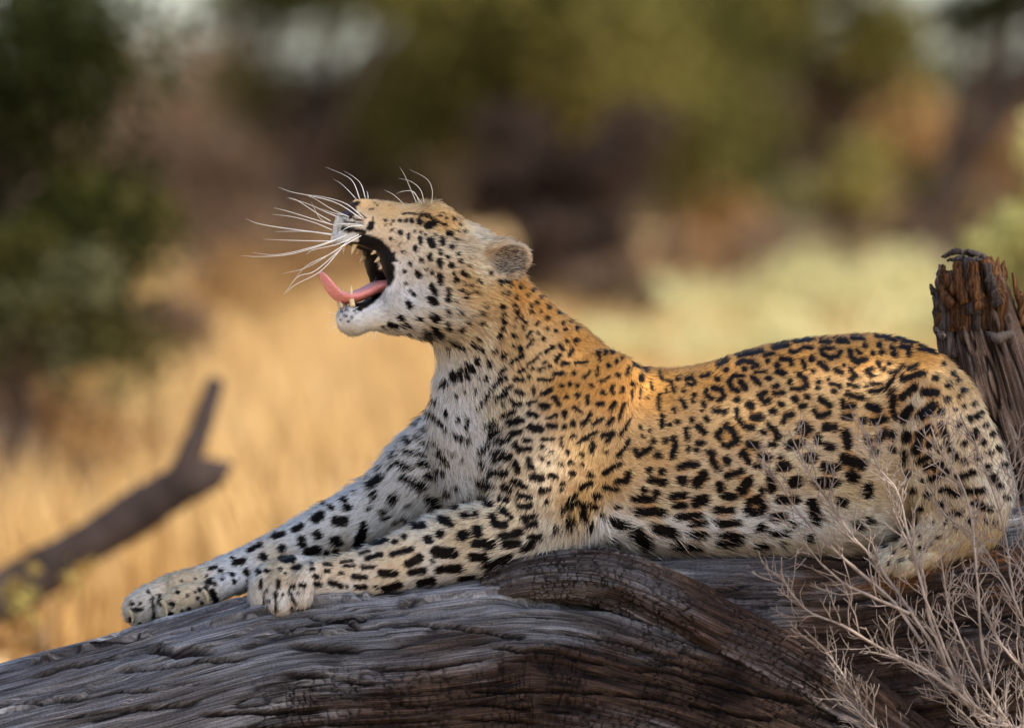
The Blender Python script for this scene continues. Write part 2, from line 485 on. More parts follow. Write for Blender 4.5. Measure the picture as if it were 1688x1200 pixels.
def relief_back(S, T, X, Y):
    right = sstep(1280, 1360, X)
    we = np.clip(.95 - .9 * right * sstep(885, 905, Y) - .7 * sstep(940, 980, Y), 0, 1)
    h, c = grain(S, T, 91, .5 * sstep(930, 990, Y) + .2, we, 18.0, [(950, 420, 130, 40, 26), (1150, 380, 160, 46, 30), (760, 360, 120, 30, 16)])
    # torn, rotten heartwood showing rust-orange along the broken edge
    band = sstep(-.1, .35, fbm(S / 60, T / 26, 0, 33)) * right * sstep(895, 915, Y) * sstep(985, 950, Y)
    c = c * (1 - band[..., None]) + (RUST * (1 + .5 * fbm(S / 20, T / 6, 0, 12))[..., None]) * band[..., None]
    h = h + right * (10 * fbm(S / 40, T / 18, 0, 44) - 16 * sstep(960, 1010, Y))
    return h, np.clip(c, .006, .6)

log_root = empty('fallen_log', to_world(np.array([844.0, 1600, 0])).tolist(), 'grey weathered fallen log, cracked and split, under the leopard', 'log')
main_axis = [(-260, 1178, 215, 10, 235), (-120, 1138, 222, 10, 240), (0, 1104, 228, 10, 245), (200, 1049, 236, 5, 250), (400, 988, 246, 0, 252), (520, 964, 255, -5, 255), (700, 947, 262, -10, 258), (850, 926, 268, -15, 255),
             (960, 936, 262, -25, 240), (1080, 972, 250, -40, 225), (1200, 1018, 236, -55, 210), (1320, 1070, 222, -70, 200), (1440, 1128, 210, -85, 190), (1560, 1190, 195, -100, 180), (1720, 1270, 180, -110, 170), (1900, 1350, 160, -110, 160)]
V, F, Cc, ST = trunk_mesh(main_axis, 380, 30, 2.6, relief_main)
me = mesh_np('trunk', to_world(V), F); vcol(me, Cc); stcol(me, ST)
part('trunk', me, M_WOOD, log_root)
ridge_axis = [(790, 945, 24, -150, 40), (870, 914, 34, -160, 60), (950, 906, 38, -150, 72), (1030, 917, 40, -150, 76), (1110, 950, 42, -156, 76), (1200, 991, 44, -166, 74), (1300, 1038, 46, -178, 70), (1400, 1098, 46, -190, 62), (1490, 1164, 42, -204, 50), (1590, 1244, 36, -212, 44), (1680, 1314, 28, -214, 36)]
V, F, Cc, ST = trunk_mesh(ridge_axis, 110, 26, 2.2, relief_ridge, 300, 2.1)
me = mesh_np('ridge', to_world(V), F); vcol(me, Cc); stcol(me, ST)
part('ridge', me, M_WOOD, log_root, label='checked brown ridge of wood curving down the log')
back_axis = [(640, 1010, 150, 60, 170), (800, 945, 190, 50, 200), (930, 912, 205, 40, 205), (1100, 908, 205, 35, 205), (1330, 906, 205, 30, 205), (1500, 886, 205, 30, 205), (1690, 852, 205, 40, 200), (1860, 815, 200, 50, 195), (2050, 770, 190, 60, 180)]
V, F, Cc, ST = trunk_mesh(back_axis, 220, 26, 3.4, relief_back, 900, 2.7)
me = mesh_np('rear_trunk', to_world(V), F); vcol(me, Cc); stcol(me, ST)
part('rear_trunk', me, M_WOOD, log_root, label='grey rear stem of the log with rust-orange torn wood')

# ------------------------------------------------------------------ broken stump behind the haunch
stump = empty('broken_stump', to_world(np.array([1690.0, 1600, 230])).tolist(), 'dark splintered stump with a jagged top behind the leopard\'s rump', 'stump')
def stump_mesh():
    ys = np.concatenate([np.linspace(1600, 900, 60), np.linspace(897, 452, 190)])
    cxs = xmap(ys, [(425, 1600), (470, 1606), (520, 1616), (600, 1640), (700, 1668), (800, 1700), (1000, 1740), (1600, 1760)])
    hw = xmap(ys, [(425, 42), (460, 54), (500, 62), (560, 78), (620, 86), (700, 94), (800, 106), (1000, 125), (1600, 150)])
    n = 200
    th = np.linspace(0, 2 * np.pi, n, endpoint=False)
    Yg, Th = np.meshgrid(ys, th, indexing='ij')
    S = Yg + 0 * Th; Tt = Th * 85
    Tw = Tt + 14 * fbm(S / 120, Tt / 60, 0, 3)
    per = lambda sx, k, sd, o=3: fbm(S / sx, np.cos(Th) * k, np.sin(Th) * k + 7, sd, o)
    f1 = per(90, 9, 5, 4); f2 = per(30, 26, 6, 3)
    flut = per(300, 2.2, 9, 2)
    sp = np.abs(per(160, 6, 11, 2)); split = sstep(.07, .01, sp)
    top = sstep(560, 470, Yg)
    rough = per(24, 5, 13, 4)
    h = 14 * flut + 7 * f1 + 3 * f2 - 11 * split + top * (16 * per(60, 6, 13, 4) + 8 * per(40, 14, 15, 2))
    # hollow under the broken lip, bulge of a knot
    h = h + 16 * np.exp(-((Yg - 520) / 26) ** 2 - ((Th - 5.2) / .5) ** 2) - 20 * top * np.exp(-((Yg - 505) / 24) ** 2 - ((Th - 4.25) / .45) ** 2)
    R = np.maximum(hw[:, None] + h, 4)
    yt = Yg + top * 26 * per(2000, 5, 17, 4) * sstep(500, 425, Yg)
    X = cxs[:, None] + R * np.cos(Th); Z = 230 + R * .85 * np.sin(Th)
    V = np.stack([X, yt, Z], -1).reshape(-1, 3)
    i, j = np.meshgrid(np.arange(len(ys) - 1), np.arange(n), indexing='ij')
    a = i * n + j; bq = i * n + (j + 1) % n
    F = np.stack([a, bq, bq + n, a + n], -1).reshape(-1, 4)
    k = len(V); V = np.vstack([V, [cxs[-1] + 6, 470, 235]])
    e = np.arange(n)[::2] + (len(ys) - 1) * n
    F = np.vstack([F, np.stack([e, e + 1, np.roll(e, -1), np.full(len(e), k)], -1)])
    w = np.clip(.35 + .9 * f1 + .3 * f2, 0, 1)[..., None]
    col = np.array([.095, .055, .036]) * (1 - w) + np.array([.23, .165, .13]) * w
    rot = .7 * (top * sstep(-.05, .4, rough + .4 * per(14, 8, 19, 3)))[..., None]
    col = col * (1 - rot) + np.array([.15, .065, .022]) * rot * (1 + .6 * f2[..., None])
    pale = (sstep(.15, .45, f1) * sstep(540, 620, Yg))[..., None]
    col = col * (1 - .5 * pale) + np.array([.32, .255, .215]) * .6 * pale
    dk = np.maximum(split, sstep(.1, -.35, f1) * .55)[..., None]
    col = col * (1 - .9 * dk) + DARK * .9 * dk
    col = np.vstack([np.clip(col, .006, .6).reshape(-1, 3), DARK])
    # mm frame is kept in picture columns, so move out by depth
    s = 1 + V[:, 2:3] / (D * 1000)
    V[:, 0:1] = 844 + (V[:, 0:1] - 844) * s; V[:, 1:2] = 600 + (V[:, 1:2] - 600) * s
    ST = np.vstack([np.stack([S, Tt], -1).reshape(-1, 2), [[0, 0]]])
    return V, F, col, ST
V, F, Cc, ST = stump_mesh()
me = mesh_np('trunk', to_world(V), F); vcol(me, Cc); stcol(me, ST)
part('trunk', me, M_WOOD, stump)
def fibre_mat(name, c1, c2):
    m, nt, b, out = mat_new(name)
    tc = nt.nodes.new('ShaderNodeTexCoord'); mp = nt.nodes.new('ShaderNodeMapping'); mp.inputs['Scale'].default_value = (240, 240, 16)
    nt.links.new(tc.outputs['Object'], mp.inputs[0])
    n = noise_node(nt, 1.0, 5, .7, mp.outputs[0], .6)
    r = ramp(nt, n.outputs['Fac'], [(.36, tuple(q * .12 for q in c1)), (.5, c1), (.72, c2)])
    nt.links.new(r.outputs[0], b.inputs['Base Color']); b.inputs['Roughness'].default_value = .85; b.inputs['Specular IOR Level'].default_value = .1
    bp = nt.nodes.new('ShaderNodeBump'); bp.inputs['Strength'].default_value = .9; bp.inputs['Distance'].default_value = .004
    nt.links.new(n.outputs['Fac'], bp.inputs['Height']); nt.links.new(bp.outputs[0], b.inputs['Normal'])
    return m
M_SPLINT = fibre_mat('splinter_wood', (.080, .036, .015), (.24, .112, .046))
M_GREYW = fibre_mat('grey_splinter', (.060, .046, .040), (.18, .15, .135))
def shard(name, P, W, mat, sd, thing, flat=.5):
    """torn splinter: an irregular tapering sliver through picture points"""
    r = np.random.default_rng(sd)
    P = np.array([pos(*p) for p in P]); Q = spline(P, 12)
    Q += r.normal(0, .9, Q.shape)
    wv = np.interp(np.linspace(0, 1, 12), np.linspace(0, 1, len(W)), W) * (1 + r.normal(0, .12, 12))
    V, F, Cp = tube(Q, np.maximum(wv, .6), 7)
    k = np.repeat(np.arange(12), 7)
    V[:84] = Q[k] + (V[:84] - Q[k]) * (1 + r.normal(0, .22, (84, 1)))
    V[:84, 2] = Q[k][:, 2] + (V[:84, 2] - Q[k][:, 2]) * flat * 1.4
    part(name, mesh_poly(name, to_world(V), F.tolist() + Cp.tolist(), smooth=True), mat, thing)
shard('splinter', [(1532, 470, 190), (1548, 492, 192), (1562, 530, 190), (1570, 590, 185)], [3, 10, 14, 8], M_GREYW, 3, stump)
shard('splinter', [(1553, 438, 185), (1562, 460, 180), (1580, 480, 172)], [3, 9, 10], M_SPLINT, 4, stump)
shard('splinter', [(1556, 466, 182), (1553, 480, 178), (1570, 505, 168)], [2, 8, 11], M_SPLINT, 5, stump)
shard('splinter', [(1577, 430, 172), (1582, 465, 166), (1592, 500, 160)], [7, 10, 8], M_SPLINT, 6, stump)
shard('splinter', [(1602, 432, 165), (1608, 470, 158), (1614, 510, 154)], [8, 12, 9], M_SPLINT, 7, stump)
shard('splinter', [(1626, 436, 172), (1634, 470, 165), (1645, 505, 160)], [6, 11, 9], M_GREYW, 8, stump)
shard('splinter', [(1669, 449, 215), (1675, 475, 212), (1684, 505, 208), (1686, 540, 200)], [2, 5, 8, 9], M_SPLINT, 9, stump)
shard('splinter', [(1680, 480, 220), (1690, 515, 215), (1698, 550, 205)], [2, 7, 10], M_SPLINT, 10, stump)
shard('splinter', [(1541, 542, 178), (1547, 552, 176), (1558, 556, 170)], [4, 8, 6], M_GREYW, 13, stump)
shard('bracket_fungus', [(1630, 548, 142), (1648, 557, 132), (1668, 549, 140)], [5, 10, 5], simple_mat('bracket', (.045, .033, .027), (.12, .095, .08), 60, .8, .1, .4, 200), 14, stump)

rsp = np.random.default_rng(5)
for k in range(30):
    a = 2 * np.pi * (k + rsp.random() * .6) / 30
    x0 = 1600 + 48 * math.cos(a); d0 = 230 + 52 * math.sin(a)
    yt = 418 + 84 * rsp.random() ** 1.2
    lean = rsp.normal(0, 11)
    shard('splinter', [(x0 + 5 * math.cos(a), 545, d0 + 4 * math.sin(a)), (x0, 495, d0), (x0 + lean * .5, (495 + yt) / 2, d0 + rsp.normal(0, 4)), (x0 + lean, yt, d0 + rsp.normal(0, 6))],
          [7 + 4 * rsp.random(), 9 + 4 * rsp.random(), 6 + 3 * rsp.random(), 1.5], M_SPLINT if rsp.random() < .7 else M_GREYW, 100 + k, stump, .6)

shard('splinter', [(1550, 424, 205), (1578, 415, 205), (1606, 419, 208), (1634, 430, 212)], [2.5, 5, 6, 4], M_GREYW, 201, stump, .9)
shard('splinter', [(1560, 431, 195), (1590, 426, 195), (1622, 431, 198)], [2, 5, 4], M_GREYW, 202, stump, .9)
shard('splinter', [(1622, 428, 190), (1632, 465, 184), (1642, 505, 180), (1646, 560, 176)], [13, 19, 20, 12], M_SPLINT, 203, stump, .5)
shard('splinter', [(1596, 430, 182), (1602, 470, 174), (1606, 520, 168)], [12, 17, 14], M_GREYW, 204, stump, .5)
shard('splinter', [(1560, 470, 196), (1572, 500, 186), (1582, 540, 178)], [6, 13, 9], M_SPLINT, 205, stump, .6)
# ================================================================== leopard
PR = []      # primitives: a, b, ra, rb, depth scale, k, flow

def chain(pts, k=30.0, flow=1.0, skip_flow=False):
    """tapered capsules through (x, y, d, r[, depth scale]) rows; fur runs along the chain"""
    pts = np.array([tuple(p) + (1.0,) * (5 - len(p)) for p in pts], float)
    if len(pts) > 2:
        pts = spline(pts, (len(pts) - 1) * 4 + 1)
    seg = []
    for p, q in zip(pts[:-1], pts[1:]):
        a, b = pos(*p[:3]), pos(*q[:3])
        f = (b - a) * flow; f = f / (np.linalg.norm(f) + 1e-9)
        seg.append((a, b, p[3], q[3], (p[4] + q[4]) / 2, k, np.zeros(3) if skip_flow else f))
    PR.append(seg)

YAW = math.radians(20)
HX = 790.0
def head(x, y, w=0.0):
    """head frame: picture position of the mid-plane point, then w mm out towards the near side"""
    u = (HX - x) / math.cos(YAW)
    return (HX - u * math.cos(YAW) + w * math.sin(YAW), y, -u * math.sin(YAW) - w * math.cos(YAW) + 12)

def hchain(pts, k=18.0, both=True, flow=1.0):
    for sgn in ((1, -1) if both else (1,)):
        chain([head(p[0], p[1], p[2] * sgn) + tuple(p[3:]) for p in pts], k, flow)

# trunk
chain([(900, 712, 0, 142, .80), (1000, 748, 0, 146, .88), (1100, 758, 0, 149, .90), (1200, 752, 0, 157, .92), (1300, 737, 0, 172, .88),
       (1400, 732, 0, 180, .84), (1455, 727, 0, 170, .84), (1512, 732, 5, 120, 1.0)], 40)
chain([(1500, 722, 5, 122, 1.0), (1585, 806, 10, 78, 1.3)], 30)
# neck
chain([(782, 492, 8, 84, .95), (840, 590, 4, 112, .82), (904, 690, 0, 142, .8)], 44)
chain([(915, 615, 0, 78, .8), (985, 672, 0, 74, 1.0), (1080, 705, 0, 78, 1.0)], 30)
# near shoulder and foreleg
chain([(1000, 640, -62, 62, .8), (965, 690, -84, 84, .62), (918, 755, -98, 104, .60), (888, 840, -112, 78, .72), (872, 886, -114, 56, .85)], 15)
chain([(872, 884, -114, 58, .9), (800, 893, -126, 66, .85), (705, 913, -136, 55, .88), (610, 943, -140, 42, .95), (540, 955, -142, 36), (490, 960, -142, 38)], 24)
chain([(490, 958, -142, 36), (452, 966, -144, 37)], 20)
for tx, ty, td, tr in ((434, 984, -112, 23), (437, 988, -148, 24), (464, 990, -176, 24), (496, 982, -188, 20)):
    chain([(tx + 26, ty - 42, td + 16, tr * .9), (tx + 6, ty - 26, td + 2, tr * 1.06), (tx, ty, td, tr)], 8)
# far shoulder and foreleg
chain([(838, 722, 84, 120, .6), (722, 772, 104, 82, .8), (640, 830, 112, 58, .9), (540, 880, 114, 49), (440, 925, 110, 39), (350, 958, 104, 32), (300, 975, 100, 34)], 34)
for tx, ty, td, tr in ((233, 1004, 92, 30), (283, 1002, 58, 25), (258, 984, 126, 24), (342, 982, 62, 20)):
    chain([(tx + 46, ty - 22, td + 12, tr * .85), (tx + 18, ty - 12, td, tr * 1.0), (tx, ty, td, tr)], 4)
# hind leg, folded
chain([(1532, 672, -116, 58, .68), (1556, 722, -126, 80, .66), (1582, 800, -130, 84, .60), (1598, 852, -124, 56, .7)], 9)
chain([(1530, 648, -138, 36, .6), (1534, 715, -150, 46, .6), (1548, 800, -150, 46, .6), (1570, 850, -146, 38, .7)], 8)
chain([(1600, 850, -120, 54, .8), (1548, 888, -142, 40), (1500, 912, -152, 29)], 14)
for tx, ty, td, tr in ((1462, 920, -140, 17), (1468, 930, -164, 18), (1492, 936, -178, 16)):
    chain([(tx + 40, ty - 18, td + 8, tr), (tx, ty, td, tr)], 4)
chain([(1540, 676, 102, 56, .68), (1582, 800, 118, 88, .6), (1600, 840, 110, 50, .8), (1500, 880, 130, 26)], 18)
# tail curled away behind the trunk
chain([(1600, 800, 60, 40), (1620, 860, 150, 28), (1600, 915, 230, 24), (1500, 960, 300, 22)], 20)
# fold of skin in front of the thigh, loose belly
chain([(1440, 690, -134, 10), (1478, 640, -134, 12), (1515, 612, -118, 12)], 22)
chain([(960, 870, -20, 36, 2.4), (1100, 874, -20, 36, 2.5), (1300, 872, -20, 40, 2.5), (1440, 872, -20, 36, 2.4)], 40)
# chest mane
chain([(762, 645, -6, 40), (774, 705, -6, 64), (804, 780, -4, 78, .9)], 40)

# head
hchain([(706, 388, 0, 48), (762, 432, 0, 64)], 20, both=False)
hchain([(592, 347, 0, 19), (618, 363, 0, 34), (660, 377, 0, 42), (706, 386, 0, 47)], 14, both=False)
hchain([(581, 374, 16, 26), (606, 380, 22, 30), (650, 396, 30, 35)], 10)
hchain([(566, 396, 13, 17), (590, 402, 22, 17)], 10)
hchain([(650, 410, 34, 34), (700, 445, 48, 54), (752, 470, 52, 56)], 20)
hchain([(665, 500, 36, 40), (715, 500, 44, 56), (770, 500, 44, 58)], 22)
hchain([(583, 526, 8, 25), (612, 519, 18, 24), (660, 512, 34, 38)], 14)
hchain([(635, 432, 40, 24), (648, 462, 42, 24), (638, 500, 38, 22)], 12)
hchain([(690, 357, 32, 17), (716, 362, 35, 18)], 10)
hchain([(708, 350, 26, 18), (736, 380, 28, 22)], 14)
N_HEAD0 = len(PR)
# ears: flat rounded lobes swept back
EAR = [(768, 438, 56), (804, 428, 72), (823, 425, 78)]
for sg in (1, -1):
    a, b, c = [head(e[0], e[1], e[2] * sg) for e in EAR]
    PR.append([(pos(*a), pos(*b), 43, 36, .42, 16, np.array([1.0, 0, 0])), (pos(*b), pos(*c), 36, 27, .34, 16, np.array([1.0, 0, 0]))])

VOX = 3.2
LO = np.array([180.0, 296.0, -262.0]); HI = np.array([1712.0, 1062.0, 352.0])
NX, NY, NZ = (int(v) for v in np.ceil((HI - LO) / VOX))
FLD = np.full((NX, NY, NZ), 60.0, np.float32)

def local(lo, hi):
    i0 = np.clip(np.floor((lo - LO) / VOX).astype(int), 0, [NX, NY, NZ]); i1 = np.clip(np.ceil((hi - LO) / VOX).astype(int) + 1, 0, [NX, NY, NZ])
    g = [np.float32(LO[c] + VOX * np.arange(i0[c], i1[c])) for c in range(3)]
    return tuple(slice(i0[c], i1[c]) for c in range(3)), g[0][:, None, None], g[1][None, :, None], g[2][None, None, :]

def cone_dist(x, y, z, a, b, ra, rb, s):
    ba = b - a; m = 1.0 / s
    bx, by, bz = ba[0], ba[1], ba[2] * m
    L2 = bx * bx + by * by + bz * bz + 1e-6
    px, py, pz = x - a[0], y - a[1], (z - a[2]) * m
    h = np.clip((px * bx + py * by + pz * bz) / L2, 0, 1)
    return (np.sqrt((px - h * bx) ** 2 + (py - h * by) ** 2 + (pz - h * bz) ** 2) - (ra + (rb - ra) * h)) * min(1.0, s ** 0.5)

for seg in PR:
    pad = max(max(g[2], g[3]) * max(1.0, g[4]) for g in seg) + seg[0][5] * 1.5 + 6
    lo = np.min([np.minimum(g[0], g[1]) for g in seg], 0) - pad; hi = np.max([np.maximum(g[0], g[1]) for g in seg], 0) + pad
    sl, x, y, z = local(lo, hi)
    k = seg[0][5]
    cur = FLD[sl]
    dd = np.full(cur.shape, 60.0, np.float32)
    for a, b, ra, rb, s, _k, f in seg:
        # each capsule only in its own box
        r1 = max(ra, rb) * max(1.0, s) + k * 1.5 + 6
        l2, h2 = np.minimum(a, b) - r1, np.maximum(a, b) + r1
        bs, bx, by, bz = local(np.maximum(l2, lo), np.minimum(h2, hi))
        rel = tuple(slice(bs[c].start - sl[c].start, bs[c].stop - sl[c].start) for c in range(3))
        dd[rel] = np.minimum(dd[rel], cone_dist(bx, by, bz, a, b, ra, rb, s))
    h = np.maximum(k - np.abs(cur - dd), 0) / k
    FLD[sl] = np.minimum(cur, dd) - h * h * k * 0.25

def carve(fn, lo, hi, k):
    sl, x, y, z = local(np.array(lo, float), np.array(hi, float))
    dd = -fn(x, y, z).astype(np.float32)
    cur = FLD[sl]
    h = np.maximum(k - np.abs(cur - dd), 0) / k
    FLD[sl] = np.maximum(cur, dd) + h * h * k * 0.25

cY, sY = math.cos(YAW), math.sin(YAW)
def mouth_d(x, y, z):
    """yawning mouth: a round-ended slot through both cheeks, square to the head's mid-plane"""
    # lateral coordinate w and mid-plane picture x of a point
    X = x - HX; Z = z - 12.0
    u = -X * cY - Z * sY
    xm = HX - u * cY
    dx = np.maximum(xm - 568.0, 0)
    cy = 454.0 + (568.0 - xm) * 0.10
    return np.sqrt(dx * dx + (y - cy) ** 2) - 50.0
def throat_d(x, y, z):
    a, b = np.array(head(590, 458, 0)), np.array(head(715, 500, 0))
    return cone_dist(x, y, z, a, b, 34, 18, 1.0)
carve(mouth_d, (500, 380, -200), (680, 540, 140), 8)
carve(throat_d, (520, 400, -180), (740, 540, 140), 10)
# inside of the ear cups
for sg in (1, -1):
    a = np.array(head(788, 433, 62 * sg)); b = np.array(head(820, 424, 76 * sg))
    off = np.array([0.0, 0, -15.0]) if sg > 0 else np.array([0.0, 0, 15.0])
    carve(lambda x, y, z: cone_dist(x, y, z, a + off, b + off, 22, 19, .6), np.minimum(a, b) - 50, np.maximum(a, b) + 50, 6)

def surface_nets(f):
    s = f < 0
    c = [s[i:NX - 1 + i, j:NY - 1 + j, k:NZ - 1 + k] for i in (0, 1) for j in (0, 1) for k in (0, 1)]
    cnt = sum(q.astype(np.int8) for q in c)
    act = (cnt > 0) & (cnt < 8)
    I, J, K = np.nonzero(act)
    idx = np.full(act.shape, -1, np.int32); idx[I, J, K] = np.arange(len(I))
    corners = [(i, j, k) for i in (0, 1) for j in (0, 1) for k in (0, 1)]
    val = {q: f[I + q[0], J + q[1], K + q[2]] for q in corners}
    acc = np.zeros((len(I), 3)); n = np.zeros(len(I))
    for q in corners:
        for ax in range(3):
            if q[ax]: continue
            r = list(q); r[ax] = 1; r = tuple(r)
            va, vb = val[q], val[r]
            m = (va < 0) != (vb < 0)
            t = np.where(m, va / np.where(m, va - vb, 1), 0)
            p = np.tile(np.array(q, float), (len(I), 1)); p[:, ax] += t
            acc += np.where(m[:, None], p, 0); n += m
    V = LO + VOX * (np.stack([I, J, K], 1) + acc / n[:, None])
    faces = []
    for ax in range(3):
        o1, o2 = [(1, 2), (2, 0), (0, 1)][ax]
        a0 = [slice(None)] * 3; a1 = [slice(None)] * 3
        a0[ax] = slice(0, -1); a1[ax] = slice(1, None)
        ch = s[tuple(a0)] != s[tuple(a1)]
        E = np.array(np.nonzero(ch))
        ok = (E[o1] > 0) & (E[o2] > 0) & (E[o1] < f.shape[o1] - 1) & (E[o2] < f.shape[o2] - 1)
        E = E[:, ok]
        def cell(d1, d2):
            q = E.copy(); q[o1] -= d1; q[o2] -= d2
            return idx[q[0], q[1], q[2]]
        quad = np.stack([cell(1, 1), cell(0, 1), cell(0, 0), cell(1, 0)], 1)
        inside = s[E[0], E[1], E[2]]
        quad[~inside] = quad[~inside][:, ::-1]
        faces.append(quad)
    return V, np.vstack(faces)

BV, BF = surface_nets(FLD)
# light smoothing
_e = np.vstack([BF[:, [0, 1]], BF[:, [1, 2]], BF[:, [2, 3]], BF[:, [3, 0]]])
_deg = np.bincount(_e[:, 0], minlength=len(BV)) + np.bincount(_e[:, 1], minlength=len(BV))
_px, _py = to_px(BV)
_w = np.maximum(sstep(700, 800, _px + 0.4 * (_py - 560)) * sstep(480, 560, _py + (_px - 800) * 0.5) , sstep(520, 580, _px) * sstep(700, 760, _py))
_w *= 1 - 0.8 * sstep(1440, 1480, _px) * sstep(880, 900, _py)
_w = 0.05 + 0.95 * _w
for it in range(40):
    acc = np.stack([np.bincount(_e[:, 0], BV[_e[:, 1], c], len(BV)) + np.bincount(_e[:, 1], BV[_e[:, 0], c], len(BV)) for c in range(3)], 1)
    wt = np.ones(len(BV)) if it < 3 else _w
    BV = BV + (acc / _deg[:, None] - BV) * ((0.6 if it % 2 == 0 else -0.45 if it > 3 else 0.3) * wt)[:, None]
# drop floating islands: keep faces of the biggest connected component is not needed, the field is one body
# vertex normals (mm frame)
_n = np.cross(BV[BF[:, 2]] - BV[BF[:, 0]], BV[BF[:, 3]] - BV[BF[:, 1]])
BN = np.zeros_like(BV)
for q in range(4):
    for c in range(3):
        BN[:, c] += np.bincount(BF[:, q], _n[:, c], len(BV))
BN /= np.linalg.norm(BN, axis=1, keepdims=True) + 1e-9
# fur flow at each vertex from the nearby limbs
flow = np.zeros_like(BV)
for a, b, ra, rb, s, k, f in [g for seg in PR for g in seg]:
    dd = cone_dist(BV[:, 0], BV[:, 1], BV[:, 2], a, b, ra, rb, s)
    flow += np.exp(-np.clip(dd, -14, 300) / 10.0)[:, None] * f
flow[:, 1] += 0.06 * np.linalg.norm(flow, axis=1)
flow -= BN * np.sum(flow * BN, 1, keepdims=True)
flow /= np.linalg.norm(flow, axis=1, keepdims=True) + 1e-9
MOUTH = mouth_d(BV[:, 0], BV[:, 1], BV[:, 2])      # distance to the mouth slot
THROAT = throat_d(BV[:, 0], BV[:, 1], BV[:, 2])
